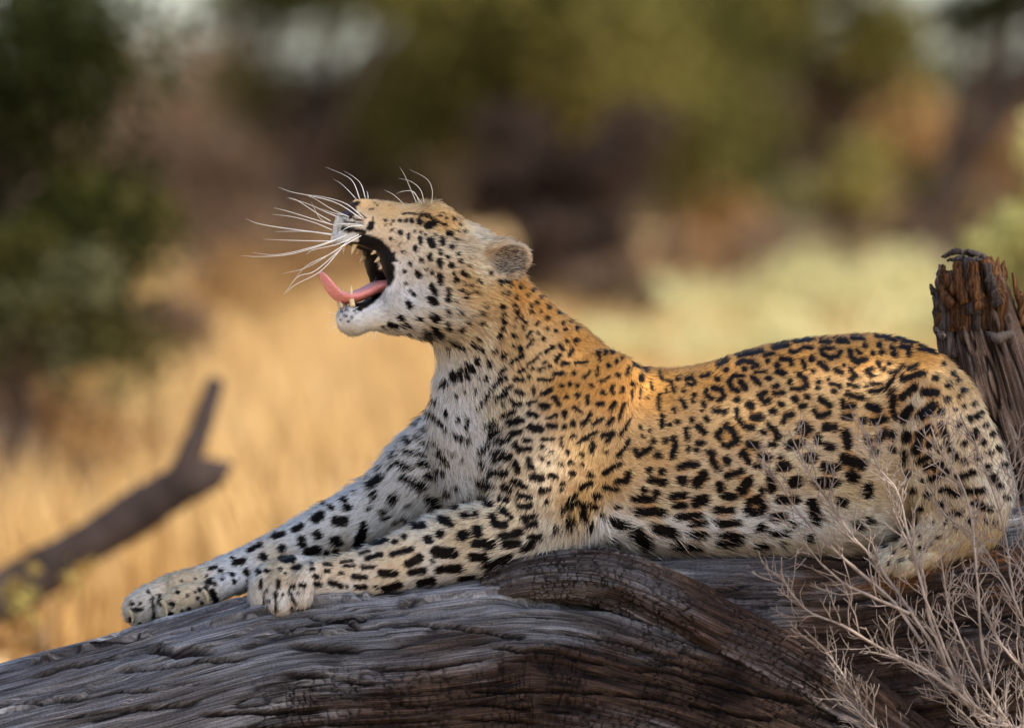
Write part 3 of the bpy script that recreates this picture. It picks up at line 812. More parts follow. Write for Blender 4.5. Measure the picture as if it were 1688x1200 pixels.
# ------------------------------------------------------------------ coat: every dark mark as a stroke (half width, x, y, x, y, ...)
# four tracing sheets, each with its own origin and scale in the coat's side-view plane
SHEETS = [
 # head and throat
 (380, 260, .3167, """7 640 285 700 310;7 600 300 650 320 690 330;7 590 332 680 347;15 585 368 690 385;12 620 245 660 236;18 722 365 732 345;5 745 235;5 760 245;4 720 270 745 268;6 736 312 740 325;
9 803 325;8 845 325;11 880 325;11 912 325;12 943 323 943 332;14 982 325 982 337;20 1022 352 1055 342;6 895 288 985 290 1030 302 1055 322 1085 340 1120 348;6 832 350;5 803 352;8 835 378;15 882 390;10 833 422;9 922 398 922 418;
6 985 385;5 952 382;10 985 415 988 438;15 1035 428 1052 455;14 1100 425 1100 442;14 1135 393;11 1145 462;8 1115 315;5 1085 300;6 1190 345;6 1160 315;5 1105 290;6 785 450;9 850 495;9 893 490;10 958 460 958 482;5 878 445;4 880 548;11 930 548;12 990 530;
11 1037 505 1037 525;9 1090 497;9 1128 518;14 1083 540 1090 560;14 1147 560;10 1195 535;8 1210 590 1210 602;7 1230 610;11 905 590;13 968 598 985 620;8 912 650;9 1045 598;6 1018 580;15 1088 610 1090 640;15 1170 635;7 1215 650;7 938 690 950 712;
14 1045 665 1055 695;6 1055 705 1068 725;17 1035 735 1055 750;10 1130 685 1128 740;9 1197 685;7 1162 742;12 1222 718;6 1265 695;12 920 755 930 775;13 880 828 890 834;6 970 835 990 838;17 1050 820 1070 835;8 1125 795 1128 815;11 1190 800;13 825 868 855 876;7 890 868 925 872;
4 775 876 800 876;8 870 920 905 935;6 925 912;8 1125 860 1133 885;9 1230 852;6 1250 818;6 1300 805;13 1195 890;8 1300 852 1318 858;15 1055 890 1085 915;14 1010 905 1045 935;21 985 940 1035 985;23 985 990 1010 1035;8 1145 950 1220 990;8 1255 965 1315 1000;6 1280 935 1300 950;
6 1130 990 1145 1005;7 1375 998;11 1285 1040 1290 1070;13 1345 1065 1350 1078;15 1240 1080 1262 1105;10 1210 1100 1240 1140;9 1185 1110 1205 1155;16 1155 1120 1165 1155;9 1110 1165 1130 1180;9 1330 1150;
4 575 800;4 600 790;5 610 850;4 590 820;4 640 800;4 625 830;3 570 840;4 640 770;3 600 820;6 1085 480;6 1170 420;7 1180 500;5 1060 400;7 1160 600;6 1240 560;5 1010 400;6 1250 660;7 1290 640;6 1180 380;7 1215 380"""),
 # neck and shoulder
 (620, 400, .3, """15 680 214 752 191;9 620 165;13 690 352;11 697 392;10 697 430;12 690 475;12 678 515;9 600 348;11 577 383;12 580 435;8 735 232;9 790 248;6 860 258;8 720 275;9 765 298;6 690 270;7 830 285;7 905 298;7 880 330;10 945 350;9 1000 385;8 848 348;11 755 340;10 770 378;9 850 380;8 900 375;8 770 410;9 795 412;9 820 435;9 880 440;6 760 460;7 805 460;11 940 412;
9 1025 438;7 1065 430;9 1100 468;10 935 472;10 985 480;9 1035 475;7 888 498;9 825 515 850 490;11 755 508;10 917 525;8 830 565 852 538;11 790 578;9 750 560;13 1095 535;10 1045 542;9 1005 560 1025 585;8 930 600 970 570;10 1060 620 1075 585;6 830 670 870 640 900 605;9 740 660 800 620;11 695 630 705 612;7 652 588;13 622 662;11 550 635 560 668;12 985 645 1008 615;9 925 655;
11 1020 665 1050 660;8 1095 660 1155 652;9 1220 600 1228 640;9 1260 600;9 1300 597;11 1320 650;9 1350 635;12 1280 675;13 1420 665;7 1465 675 1485 705;10 1375 720 1390 680;8 1210 730 1218 690;14 1330 728;17 1455 738 1455 750;7 1140 745 1175 705;12 1085 712;10 980 722 1030 712;9 950 680;6 895 695 925 688;7 860 692;7 785 705 810 695;11 840 735;8 765 748 805 750;
8 890 750 965 752;10 680 715 705 697;7 670 760 710 738;8 605 745;6 565 742;4 555 915 610 845 660 770;7 700 815 740 785;9 660 850 715 830;9 770 810 800 830;11 865 798 865 815;11 915 830 960 808;13 1018 785;12 1062 775;10 1105 780;10 1180 780;8 1235 760 1280 735;11 1410 775;9 1505 765 1515 805;8 1555 740;7 1565 765;7 1450 800 1450 850;12 1295 785 1295 825;12 1355 795 1355 815;
9 1405 815 1408 845;13 1245 820;12 1105 835;10 1160 840 1160 885;10 1045 845;13 985 850 1000 885;16 910 895 945 895;7 840 885 880 865;10 760 888 800 880;5 740 862;5 700 885;14 840 935 880 950;9 695 955 755 928;13 735 985 800 975;21 850 1015 900 1020;9 940 965 990 945;14 1033 930 1033 945;10 1090 900 1120 930;15 1220 885 1240 885;13 1290 910 1310 880;9 1335 960 1345 920 1365 880;
12 1135 1000 1160 965 1175 940;10 1195 995 1240 965;12 1275 995 1300 965;13 940 1005 985 1005;14 1033 1008;14 1080 985 1080 998;14 745 1045 795 1035;12 625 1060 680 1030;9 610 1005 655 990;10 665 1090 730 1080;10 810 1085 850 1085;12 765 1105 785 1135 850 1130;14 910 1118;9 910 1080 975 1078;8 1020 1070 1020 1115;12 1085 1060;10 1115 1095 1160 1065 1205 1040;14 1245 1055 1300 1045 1270 1090;
8 1340 1055 1370 1010 1400 960;13 1190 1100 1185 1145;13 575 1145 615 1105;11 640 1155 690 1145;13 660 1190 735 1170;14 830 1190;12 910 1185;13 1050 1150;10 1130 1160;8 965 1145;10 1260 1150;13 1330 1170 1365 1125 1385 1085;16 1420 1140 1445 1165 1500 1130;14 1520 1090;8 1460 1060;9 1450 1010;8 1500 1030;10 1550 915 1555 830;8 1595 800 1597 865;12 1635 910;7 1490 850;
12 1570 1010 1575 940;13 1655 985;12 1615 1000;14 1590 1085;13 1640 1080 1630 1140 1610 1175;15 1545 1165;8 305 855 330 885;9 385 930 386 942;8 448 975 455 960;8 495 1010 505 965;9 280 925 330 960 365 1000 385 1030;7 255 905 280 925;10 430 1050 470 1080 520 1080;6 235 970;11 165 1075 185 1095;8 210 995;8 255 1030 285 1040;7 280 1010;8 220 1060 240 1072;10 262 1105 290 1125;10 160 1140 200 1155;
8 225 1150 270 1175;5 300 1085 330 1100;5 340 1125 370 1140;7 330 1150 380 1180;5 400 1140 430 1155;13 90 1165 100 1165;6 120 1110;8 475 1185;7 355 785 390 770;6 440 830 445 850;5 490 820;5 540 830 548 800"""),
 # back, flank and haunch
 (1040, 500, .3839, """12 15 245 18 275;13 40 305 45 335;8 80 335 90 380;8 38 385;7 120 300 135 325;6 155 330;8 170 335 185 375;9 200 322;7 150 375;8 125 390;8 235 325 260 318 275 340 262 352 240 340;10 300 315 335 305;13 370 322;13 405 283;8 225 375;11 270 390;9 262 418;11 310 430;7 300 460;9 215 410 230 445;10 182 455;8 120 400 118 450;11 260 500;12 325 495;12 355 460 400 465;
9 320 365 320 390 345 405;11 350 362 385 370 400 395 385 412;8 390 405 370 415;11 460 255 480 245 520 250 540 265;12 485 280;10 520 272;9 570 222 610 215;12 585 243;9 370 265 410 245;9 460 225 560 205;10 610 190 670 180;7 700 165 775 155;8 810 165 855 165;11 885 158 930 165;9 950 148 995 150;6 1050 140 1100 145;7 1095 152 1135 157;8 1155 150 1205 162;6 1230 170 1280 180;8 1235 195 1310 210;
8 680 205 710 210 735 190 775 190;11 645 240 680 240 690 260;14 625 265;14 630 292 655 300;11 815 200 825 220 855 235 885 225 900 205;8 825 195 870 190;14 940 205 945 230 970 250 1005 240;9 970 200 985 210;12 1005 180;13 1065 180;12 1035 212;12 1075 207;11 1120 190 1130 220;11 1160 185 1190 190 1190 215;11 480 310 440 310 420 335 430 365 460 375;13 470 335 490 365;7 530 293 575 292;
11 520 312 550 345;12 585 320 595 320;13 775 237;10 735 245 745 275;10 780 290;13 810 255 840 280;11 875 285 900 295;8 912 265;11 940 280 965 310 945 325;10 1060 250 1070 275;9 1105 258;8 1085 285;10 1035 280 1010 290 1035 310;13 680 335;12 720 305 745 320 755 350 740 362;10 690 365 720 368;9 845 325;11 805 335;10 800 360;10 860 345 895 355;10 870 375;12 615 355 625 353;11 615 385 650 382;7 930 350 970 357;6 1005 352;
6 1025 342 1080 345;9 1025 380 1090 368;10 925 390 995 405;12 575 380 550 395 570 425 590 415;13 700 410 710 412;12 757 400;13 728 442 742 438;14 640 432 648 432;14 605 463 615 466;13 810 410 850 435;11 785 460 800 485 850 470;11 905 420 910 445 955 440;17 1020 440 1060 455;14 910 485 940 487;12 690 475 660 480 655 505;14 455 415;17 505 434 517 440;9 450 455 455 490 475 515;16 520 490 555 485;13 490 530 520 532;16 995 500;16 1040 505 1085 495;
5 1110 300 1150 280;6 1100 355 1130 310 1170 265;12 1165 325 1215 310 1255 298;6 1225 270 1190 280;6 1105 395 1130 370;16 1160 405 1190 380 1215 360;18 1260 380 1310 382;13 1125 400 1120 450 1135 490;18 1165 490 1195 450;22 1245 480 1295 440;14 1305 320;12 1360 350;14 1355 410;9 1410 395;16 1330 465;10 1395 455;10 1425 375;16 1455 490;12 1485 485;8 1430 440;12 1410 520;16 1335 520 1345 555;20 1240 565 1280 535;20 1185 565 1185 578;16 1120 560 1120 570;16 1060 580 1090 555;
15 1010 580 1020 592;18 1045 635;15 1120 625;16 1220 635 1235 595;16 1280 605;14 1355 600;13 1470 580 1480 545;15 1510 595;12 1370 630;13 1395 655;12 1235 680 1275 660;14 1265 705 1330 690;15 1350 720;10 1175 640 1165 690;12 1190 730;12 1290 755 1330 735;12 1420 740 1470 725;12 1490 660;12 1540 640;20 1555 750;13 1445 805 1510 800;13 1360 800 1400 820;14 1470 855 1540 880;12 1360 905 1420 895;12 1330 860;12 1270 820;12 1240 880;10 1290 940;10 1450 930;8 1390 960;6 1320 1000;6 1280 1030;8 1240 1045;8 1350 940;
11 385 545 365 570 380 580;13 405 525 440 555 455 590 430 600;10 395 606 415 610;14 285 530 310 548;9 235 540 240 580;11 180 575 190 610 175 655;12 145 585;11 130 480 132 525;9 165 518;10 198 508;13 290 600 302 600;11 245 625;12 280 630;11 100 575 85 615;15 10 650 45 645 75 615;15 105 645 105 665;13 568 553;11 590 520 615 545 625 575;13 600 605 612 605;17 505 605 535 610;14 480 640 500 675;15 555 655 590 660;13 540 700 552 700;14 345 640 350 680 370 705;16 408 668 412 678;
14 715 545 740 515 765 540 745 560;18 680 610 725 595;14 830 532 875 530;15 800 575 800 588;18 845 615 858 617;20 920 555 930 605;21 645 695 668 695;21 755 660 775 658;20 830 702 850 706;19 800 770 870 765;18 595 740 605 790;22 690 770 710 765;22 915 665 985 690;22 940 735 952 745;20 1015 790 1015 815;11 210 700 240 690 280 690;16 210 755 222 757;21 280 770 310 735;13 75 715;13 130 720;12 80 755 140 765;13 410 740 470 720;17 378 780 383 792;20 475 800 505 760;
11 395 825 440 828;12 50 800;13 105 812;9 10 835 90 840;12 175 825 230 820;11 180 862 225 862;20 275 850 315 840;14 500 850 545 835 570 865 550 900;14 495 880 520 900;15 630 845 710 840;24 775 860 795 920;18 895 850 908 852;17 30 890 130 892;13 205 915 290 905;9 250 942 310 938;13 360 885 430 885;12 370 940 460 937;15 600 915 660 912;18 545 962 558 962;12 600 985 660 978;10 690 945;17 95 955 180 980;24 20 985 60 1015;12 255 990 310 985;12 380 985 475 995;8 370 1022 460 1018;13 175 1025 285 1035;9 520 1028 580 1030;10 650 1025;18 760 1000;18 970 945;15 1020 930;9 1090 1040;7 1130 1070;8 1180 1040;7 1160 1100;9 1210 1085;6 1110 1110;7 1240 1000;8 1190 990;6 1260 1060;9 1140 1010;8 1520 520;9 1550 560;10 1575 620;12 1600 690;13 1530 700;13 1580 780;10 1610 830;10 1520 930;8 1560 940;12 1430 600;12 1430 680;10 1400 740;10 1320 620;9 1470 430;8 1500 470;9 1380 300;8 1340 260;8 1400 330;12 1300 560;10 1450 560;10 1420 790;10 1330 800;9 1250 760;9 1210 800;12 880 700;10 560 800;10 470 650;9 330 640;9 640 660"""),
 # both forelegs from paw to elbow, with shade painted between and under toes
 (180, 700, .3436, """11 490 178 505 182;11 1490 180 1545 200 1605 228;6 1590 170 1630 190;9 1525 238 1575 265;11 1380 185 1440 205;8 1350 200;9 1295 205;6 1240 245;17 1250 295 1300 250;14 1410 250 1455 275 1510 300;25 1360 352;18 1270 335;22 1325 425;13 1255 395;10 1440 380;19 1525 350 1570 380;13 1545 405;13 1620 320;12 1665 300;13 1415 450;12 1370 465;22 1225 480 1215 520 1190 580;24 1095 460 1130 460;17 1130 360 1145 395;13 1065 395;19 985 455 1015 430;6 1030 375;7 1175 322;15 890 500 920 485;14 790 535 830 520;21 925 550 925 566;22 1000 525;25 1085 555 1098 560;
21 950 605 1000 600;21 830 592;20 740 632;15 830 640 885 645;14 1040 615;16 1090 610;10 670 600 730 575;15 605 662 645 650;17 655 705;7 590 635;8 480 688 515 678;11 530 697 540 697;8 587 718;12 597 750;12 715 700;8 660 750;6 465 720;5 410 735;6 350 745;15 480 750;13 430 790;12 460 780;10 330 800;8 375 815;6 410 800;11 505 760;5 540 740;9 108 855;8 110 885 155 885;9 185 795;6 145 855;14 300 860;9 240 820 245 860;10 150 960;17 490 800 510 840;
15 1465 485 1510 485;15 1415 535;14 1370 560;20 1525 552 1535 552;20 1585 522;14 1650 395 1662 395;16 1590 455 1640 470;14 1355 620 1450 595;26 1565 605 1650 615;23 1435 665 1490 635;15 1440 710 1510 695;19 1305 710 1370 712;9 1550 650;17 1580 690 1680 685;17 1490 755 1555 745;9 1260 570 1330 550;12 1235 640 1300 620;6 1200 620 1250 605;9 1210 683 1265 680;13 1170 728 1230 730;8 1125 675 1175 675;7 1110 658 1165 650;9 1030 668 1065 670;11 1043 700 1052 700;9 1105 712 1120 712;15 1060 755 1110 770;13 1185 775 1230 778;9 1138 780;17 1320 785 1390 765;8 1280 775;
8 1195 820;9 965 690 980 690;7 970 665;12 885 685 910 680;11 985 722 998 728;10 985 758 1015 768;11 920 765 932 768;9 875 775 885 772;6 820 690;9 752 697 768 697;7 728 745 725 780;9 810 745 808 775;5 845 710;8 765 840;8 755 885;7 870 880;6 830 810;7 880 835;6 755 790;5 905 805;13 105 930;8 205 825 215 925;16 290 905;11 420 830;9 380 880;11 240 955;5 795 800 800 890;4 745 805 735 880;4 860 795 895 860;9 350 890;8 440 850"""),
 # upper arm, elbow and the side behind it
 (640, 640, .3554, """14 432 345 440 355;15 480 390 540 390;13 590 345 600 380;12 650 325 650 360 670 365;9 740 345;18 670 410 705 415;10 745 400 775 408;15 850 395;9 845 340;9 800 350;8 900 350;12 420 440 450 425;13 445 450 485 455;14 540 450 560 470;13 585 430 625 455;13 715 470;7 745 465;9 805 440;9 800 470;13 605 495 655 505;13 520 515 545 518;11 422 505 450 510;14 455 535 470 535;12 605 548 660 545;8 350 522 385 528;15 350 592 360 592;16 405 585;12 520 560 570 595;16 480 595 500 630 540 630;12 625 600 680 590;12 645 632 680 625;9 630 615;10 735 525;
24 345 682 355 682;23 412 655 412 668;19 405 720 475 720;16 525 685 565 680 610 665;14 545 722 600 715;14 660 690 705 680;13 630 740 665 720;17 390 775 450 785;14 455 825 510 795 565 775;11 525 830 600 795;13 340 885 410 865;12 480 880 530 855;12 955 350 990 330 1020 290;12 1000 395 1030 370 1075 350;13 935 400;11 895 455 940 440;15 1060 430 1100 430 1115 390;12 1005 460 1055 470;13 960 500 972 500;8 870 490 830 530;8 880 525;8 810 565 870 530;10 905 540 960 548;15 895 575 905 600;19 840 610 842 625;7 770 655 795 660;13 930 640;10 1060 550;16 1040 615 1100 635;24 1140 690 1185 715;8 990 590;13 1040 700"""),
]

def sheet_ok(i, x, y):
    if i == 1: return not (x < 792 and y < 576) and x < 1085
    if i == 2: return (x >= 1085) if y < 758 else (x >= 1050)
    if i == 3: return not (x >= 620 and y < 758)
    if i == 4: return y >= 758 and 757 <= x < 1050
    return True

MAP_W, MAP_H = 1760, 1120
SPOT = np.full((MAP_H, MAP_W), 30.0, np.float32)       # signed distance to the nearest dark mark, in mm
_yy, _xx = np.mgrid[0:MAP_H, 0:MAP_W].astype(np.float32)
_wx = _xx + 2.3 * fbm(_xx / 8, _yy / 8, 0, 5, 3); _wy = _yy + 2.3 * fbm(_xx / 8, _yy / 8, 0, 9, 3)
N_MARK = 0
for i, (ox, oy, sc, txt) in enumerate(SHEETS):
    for item in txt.replace('\n', '').split(';'):
        v = [float(q) for q in item.split()]
        hw = v[0] * sc; P = np.array(v[1:]).reshape(-1, 2) * sc + [ox, oy]
        c = P.mean(0)
        if not sheet_ok(i, c[0], c[1]): continue
        N_MARK += 1
        if len(P) == 1: P = np.vstack([P, P + [0.5, 0.3]])
        x0, y0 = np.maximum(P.min(0) - hw - 16, 0).astype(int); x1, y1 = (P.max(0) + hw + 16).astype(int)
        x1, y1 = min(x1, MAP_W), min(y1, MAP_H)
        if x1 <= x0 or y1 <= y0: continue
        gx, gy = _wx[y0:y1, x0:x1], _wy[y0:y1, x0:x1]
        for a, b in zip(P[:-1], P[1:]):
            ab = b - a
            h = np.clip(((gx - a[0]) * ab[0] + (gy - a[1]) * ab[1]) / (ab @ ab), 0, 1)
            dd = np.hypot(gx - a[0] - h * ab[0], gy - a[1] - h * ab[1]) - hw
            SPOT[y0:y1, x0:x1] = np.minimum(SPOT[y0:y1, x0:x1], dd)

def blur(A, n, r):
    for _ in range(n):
        for ax in (0, 1):
            c = np.cumsum(np.pad(A, [(r + 1, r) if q == ax else (0, 0) for q in (0, 1)], mode='edge'), axis=ax, dtype=np.float64)
            A = (np.take(c, np.arange(2 * r + 1, c.shape[ax]), ax) - np.take(c, np.arange(0, c.shape[ax] - 2 * r - 1), ax)) / (2 * r + 1)
    return A
ROSE = blur((SPOT < 0).astype(np.float32), 2, 9)       # warm centres of the rosettes

ORANGE, TAN, CREAM, WHITE, PALE = (.67, .315, .075), (.69, .435, .195), (.74, .575, .385), (.86, .845, .82), (.78, .70, .59)
BASE = [(600, 330) + TAN, (640, 345) + TAN, (700, 340) + TAN, (740, 360) + TAN, (780, 390) + TAN, (570, 400) + WHITE, (560, 370) + PALE, (660, 400) + CREAM, (650, 450) + WHITE,
  (720, 430) + CREAM, (690, 480) + WHITE, (660, 530) + WHITE, (570, 535) + WHITE, (740, 520) + PALE, (780, 470) + TAN, (783, 388) + PALE, (800, 455) + CREAM, (820, 480) + TAN, (860, 480) + ORANGE, (900, 510) + ORANGE, (960, 560) + ORANGE,
  (850, 560) + TAN, (790, 560) + CREAM, (740, 580) + PALE, (720, 620) + WHITE, (780, 630) + PALE, (740, 700) + WHITE, (700, 700) + WHITE, (780, 730) + WHITE, (680, 780) + WHITE, (740, 800) + WHITE,
  (600, 840) + WHITE, (500, 880) + WHITE, (400, 940) + WHITE, (300, 970) + CREAM, (240, 1010) + PALE, (880, 620) + TAN, (930, 640) + ORANGE, (840, 680) + CREAM, (880, 760) + CREAM, (840, 840) + CREAM,
  (760, 870) + CREAM, (660, 920) + CREAM, (560, 935) + CREAM, (460, 940) + CREAM, (460, 1000) + WHITE, (560, 985) + WHITE, (700, 960) + WHITE, (820, 950) + PALE, (900, 900) + PALE, (1000, 640) + ORANGE,
  (960, 720) + TAN, (1000, 780) + TAN, (960, 830) + TAN, (1000, 880) + WHITE, (1080, 640) + ORANGE, (1080, 740) + TAN, (1080, 830) + CREAM, (1100, 890) + WHITE, (1180, 620) + ORANGE, (1200, 700) + TAN,
  (1200, 800) + CREAM, (1200, 890) + WHITE, (1300, 580) + ORANGE, (1300, 660) + TAN, (1300, 760) + CREAM, (1300, 880) + WHITE, (1420, 570) + ORANGE, (1420, 660) + TAN, (1420, 780) + CREAM, (1420, 890) + PALE,
  (1520, 580) + ORANGE, (1520, 680) + CREAM, (1560, 640) + TAN, (1620, 720) + CREAM, (1560, 800) + CREAM, (1650, 800) + PALE, (1500, 910) + CREAM, (1560, 900) + CREAM, (1600, 880) + CREAM, (880, 560) + TAN, (1000, 600) + ORANGE]
LENGTH = [(600, 330, 4), (560, 370, 5), (580, 540, 7), (660, 340, 5), (700, 335, 9), (660, 420, 7), (720, 430, 9), (780, 400, 12), (760, 500, 17), (700, 560, 15), (730, 640, 17), (780, 700, 20), (860, 500, 13), (960, 560, 12), (900, 650, 13),
  (1060, 620, 11), (1200, 600, 10), (1400, 560, 10), (1200, 750, 14), (1000, 760, 13), (900, 750, 12), (940, 860, 26), (1050, 890, 30), (1200, 890, 26), (1400, 880, 24), (1480, 650, 15), (1560, 620, 12),
  (1640, 760, 14), (1560, 800, 16), (700, 760, 18), (660, 810, 24), (560, 860, 14), (440, 920, 10), (300, 980, 9), (240, 1010, 9), (860, 860, 14), (850, 930, 20), (760, 960, 15), (680, 900, 9), (560, 940, 9), (450, 960, 10), (450, 1000, 10), (1500, 900, 14)]

_gy, _gx = np.mgrid[0:MAP_H:8, 0:MAP_W:8].astype(float)
BASE_MAP = idw(_gx.ravel(), _gy.ravel(), BASE, 4.0).reshape(_gx.shape + (3,))
LEN_MAP = idw(_gx.ravel(), _gy.ravel(), LENGTH, 4.0).reshape(_gx.shape + (1,))
def bil(Mp, x, y):
    x = np.clip(x / 8.0, 0, Mp.shape[1] - 1.001); y = np.clip(y / 8.0, 0, Mp.shape[0] - 1.001)
    i, j = x.astype(int), y.astype(int); fx, fy = (x - i)[:, None], (y - j)[:, None]
    return (Mp[j, i] * (1 - fx) + Mp[j, i + 1] * fx) * (1 - fy) + (Mp[j + 1, i] * (1 - fx) + Mp[j + 1, i + 1] * fx) * fy

def coat(Q, jitter=0.0):
    """coat colour at body points Q (mm frame); the far side carries the mirrored pattern"""
    M = Q.copy()
    mid = np.where(Q[:, 0] < 800, (Q[:, 0] - 800) * 0.30 * sstep(640, 560, Q[:, 1]), 0) + 8
    far = M[:, 2] > mid + 40
    leg = (Q[:, 0] < 800) & (Q[:, 1] > 640)               # the two forelegs carry their own marks
    far &= ~leg
    M[far, 2] = 2 * mid[far] - M[far, 2]
    x, y = to_px(M)
    if jitter: x = x + rng.normal(0, jitter, len(x)); y = y + rng.normal(0, jitter, len(x))
    base = bil(BASE_MAP, x, y)
    xi = np.clip(x, 0, MAP_W - 1).astype(int); yi = np.clip(y, 0, MAP_H - 1).astype(int)
    sp = SPOT[yi, xi].astype(float); ro = ROSE[yi, xi]
    warm = sstep(.24, .46, ro) * sstep(1000, 1080, x) * sstep(920, 840, y)
    base = base * (1 - .7 * warm[:, None]) + np.array([.56, .265, .075]) * (.7 * warm[:, None])
    return base, sp, x, y
# ------------------------------------------------------------------ leopard: body mesh
leopard = empty('leopard', to_world(np.array([1150.0, 905, 0])).tolist(), 'spotted leopard yawning with raised head, lying on the weathered log', 'leopard')
base, sp, vx, vy = coat(BV)
lip = sstep(15, 11, MOUTH - 5.0 * (vy < 432) + 3.0 * vnoise(vx / 9, vy / 9, 0, 3))                      # bare black lip round the mouth
inside = np.maximum(sstep(4.5, 1, MOUTH), sstep(6, 2, THROAT))
_w = (BV[:, 2] - 12) * -1 / cY                                  # not used for colour on the muzzle front
chinfront = (vy > 490) & (vx < 586)
upfront = (vy < 425) & (vx < 590)
lip = np.where(chinfront | upfront, sstep(5, 2, MOUTH), lip)
lip = np.where(vx < 545, 0, lip)
inside *= ((vx > 540) & (vx < 760))
BASECOL = base * (1 - sstep(1.5, -1.5, sp))[:, None] + np.array([.012, .009, .008]) * sstep(1.5, -1.5, sp)[:, None]
BASECOL = BASECOL * (1 - lip[:, None]) + np.array([.008, .007, .007]) * lip[:, None]
BASECOL = BASECOL * (1 - inside[:, None]) + np.array([.010, .005, .005]) * inside[:, None]
# nose leather and bare ear cup
nose = sstep(19, 15, np.hypot(vx - 571, (vy - 345) * 1.0)) * (vy < 358)
BASECOL = BASECOL * (1 - nose[:, None]) + np.array([.040, .022, .020]) * nose[:, None]
BARE = np.maximum.reduce([lip, inside, nose])
BODY_ME = mesh_np('body', to_world(BV), BF)
vcol(BODY_ME, BASECOL * 0.8)
M_SKIN = vcol_mat('leopard_skin', rough=0.55, spec=0.10)
body = part('body', BODY_ME, M_SKIN, leopard)

# ------------------------------------------------------------------ fur strands
tri = np.vstack([BF[:, [0, 1, 2]], BF[:, [0, 2, 3]]])
A = BV[tri[:, 0]]; B_ = BV[tri[:, 1]]; C_ = BV[tri[:, 2]]
area = 0.5 * np.linalg.norm(np.cross(B_ - A, C_ - A), axis=1)
tn = BN[tri].mean(1)
dens = np.where(tn[:, 2] < 0.25, 1.0, np.where(tn[:, 2] < 0.6, 0.45, 0.16))
tc_ = (A + B_ + C_) / 3
tpx, tpy = to_px(tc_)
dens *= np.where((tpx < 860) & (tpy < 580), 2.3, 1.0)           # shorter, finer hair on the face
dens *= np.where((tpx < 560) & (tpy > 880), 1.7, 1.0)
dens *= np.where(tc_[:, 1] > 925, 0.7, 1.0)
dens *= (BARE[tri].max(1) < 0.35)
dens *= ~((tc_[:, 0] > 1440) & (tc_[:, 2] > 190))
N_STRAND = 560000
wts = area * dens; wts /= wts.sum()
ti = rng.choice(len(tri), N_STRAND, p=wts)
r1 = np.sqrt(rng.random(N_STRAND)); r2 = rng.random(N_STRAND)
wa, wb, wc = (1 - r1)[:, None], (r1 * (1 - r2))[:, None], (r1 * r2)[:, None]
T = tri[ti]
P0 = wa * BV[T[:, 0]] + wb * BV[T[:, 1]] + wc * BV[T[:, 2]]
NN = wa * BN[T[:, 0]] + wb * BN[T[:, 1]] + wc * BN[T[:, 2]]; NN /= np.linalg.norm(NN, axis=1, keepdims=True)
FL = wa * flow[T[:, 0]] + wb * flow[T[:, 1]] + wc * flow[T[:, 2]]
_q, _q2, sx, sy = coat(P0)
LEN = bil(LEN_MAP, sx, sy)[:, 0] * 0.9 * (0.75 + 0.5 * rng.random(N_STRAND)) * np.where((sx > 860) & (sy < 850), 0.78, 1.0)
# whorls and locks: a slow noise bends the lie of the coat
nz = np.stack([fbm(P0[:, 0] / 22, P0[:, 1] / 22, P0[:, 2] / 22, s, 2) for s in (1, 2, 3)], 1)
nz2 = np.stack([fbm(P0[:, 0] / 6, P0[:, 1] / 6, P0[:, 2] / 6, s, 2) for s in (4, 5, 6)], 1)
longf = sstep(12, 24, LEN)[:, None]
DIR = FL + (0.35 + 0.6 * longf) * nz + (0.25 + 0.6 * longf) * nz2 + rng.normal(0, 0.14, (N_STRAND, 3))
DIR -= NN * np.sum(DIR * NN, 1, keepdims=True); DIR /= np.linalg.norm(DIR, axis=1, keepdims=True) + 1e-9
sbase, ssp, _x, _y = coat(P0 + DIR * (LEN * 0.55)[:, None], 0.6)
# ear: hair stands out of the cup
ear = (sx > 790) & (sx < 885) & (sy > 385) & (sy < 475) & (P0[:, 2] < -20) & (np.hypot((sx - 840) * .95, (sy - 427) * 1.12) < 37)
LEN = np.where(ear, np.where(np.hypot(sx - 836, (sy - 428) * 1.1) < 26, 15.0, 6.0) * (0.7 + 0.6 * rng.random(N_STRAND)), LEN)
STRAY = rng.random(N_STRAND) < 0.05
LEN = np.where(STRAY, LEN * 1.5, LEN)
LIFT = 0.24 + 0.35 * STRAY + 0.10 * rng.standard_normal(N_STRAND) + 0.10 * longf[:, 0] + 0.25 * ear
BEND = 0.35
K = 4
PTS = np.zeros((N_STRAND, K, 3))
for j in range(K):
    t = j / (K - 1)
    lift = LIFT * (1 - BEND * t)
    PTS[:, j] = P0 + LEN[:, None] * t * (DIR * np.cos(lift)[:, None] + NN * np.sin(lift)[:, None]) - NN * 1.0
PTS[:, :, 1] += (longf * np.linspace(0, 1, K)[None] ** 2) * 2.5           # long hair sags
dark = ssp < 1.9 - 0.4 * (sx < 800) + 0.9 * (sx > 1040) * (sy < 820) + 0.5 * ((sx > 800) & (sx < 1040) & (sy > 560)) + 0.6 * rng.standard_normal(N_STRAND)
colr = sbase * (1 + 0.28 * rng.standard_normal(N_STRAND))[:, None] * (1 + 0.20 * nz[:, :1] + 0.46 * nz2[:, :1])
colr = np.where(rng.random(N_STRAND)[:, None] < 0.10, colr * 1.25, colr)
blk = np.array([.008, .006, .006]) * (0.6 + 0.9 * rng.random(N_STRAND))[:, None]
colr = np.where(dark[:, None], blk, colr)
earin = ear & (FLD[tuple(np.clip(((P0 - LO) / VOX).astype(int), 0, [NX - 1, NY - 1, NZ - 1]).T)] > -50)
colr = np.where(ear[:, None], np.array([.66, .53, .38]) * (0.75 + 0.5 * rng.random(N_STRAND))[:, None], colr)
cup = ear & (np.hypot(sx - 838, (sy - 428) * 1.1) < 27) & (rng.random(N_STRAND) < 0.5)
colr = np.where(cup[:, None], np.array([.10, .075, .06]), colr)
colr = np.clip(colr, 0.004, 0.9)
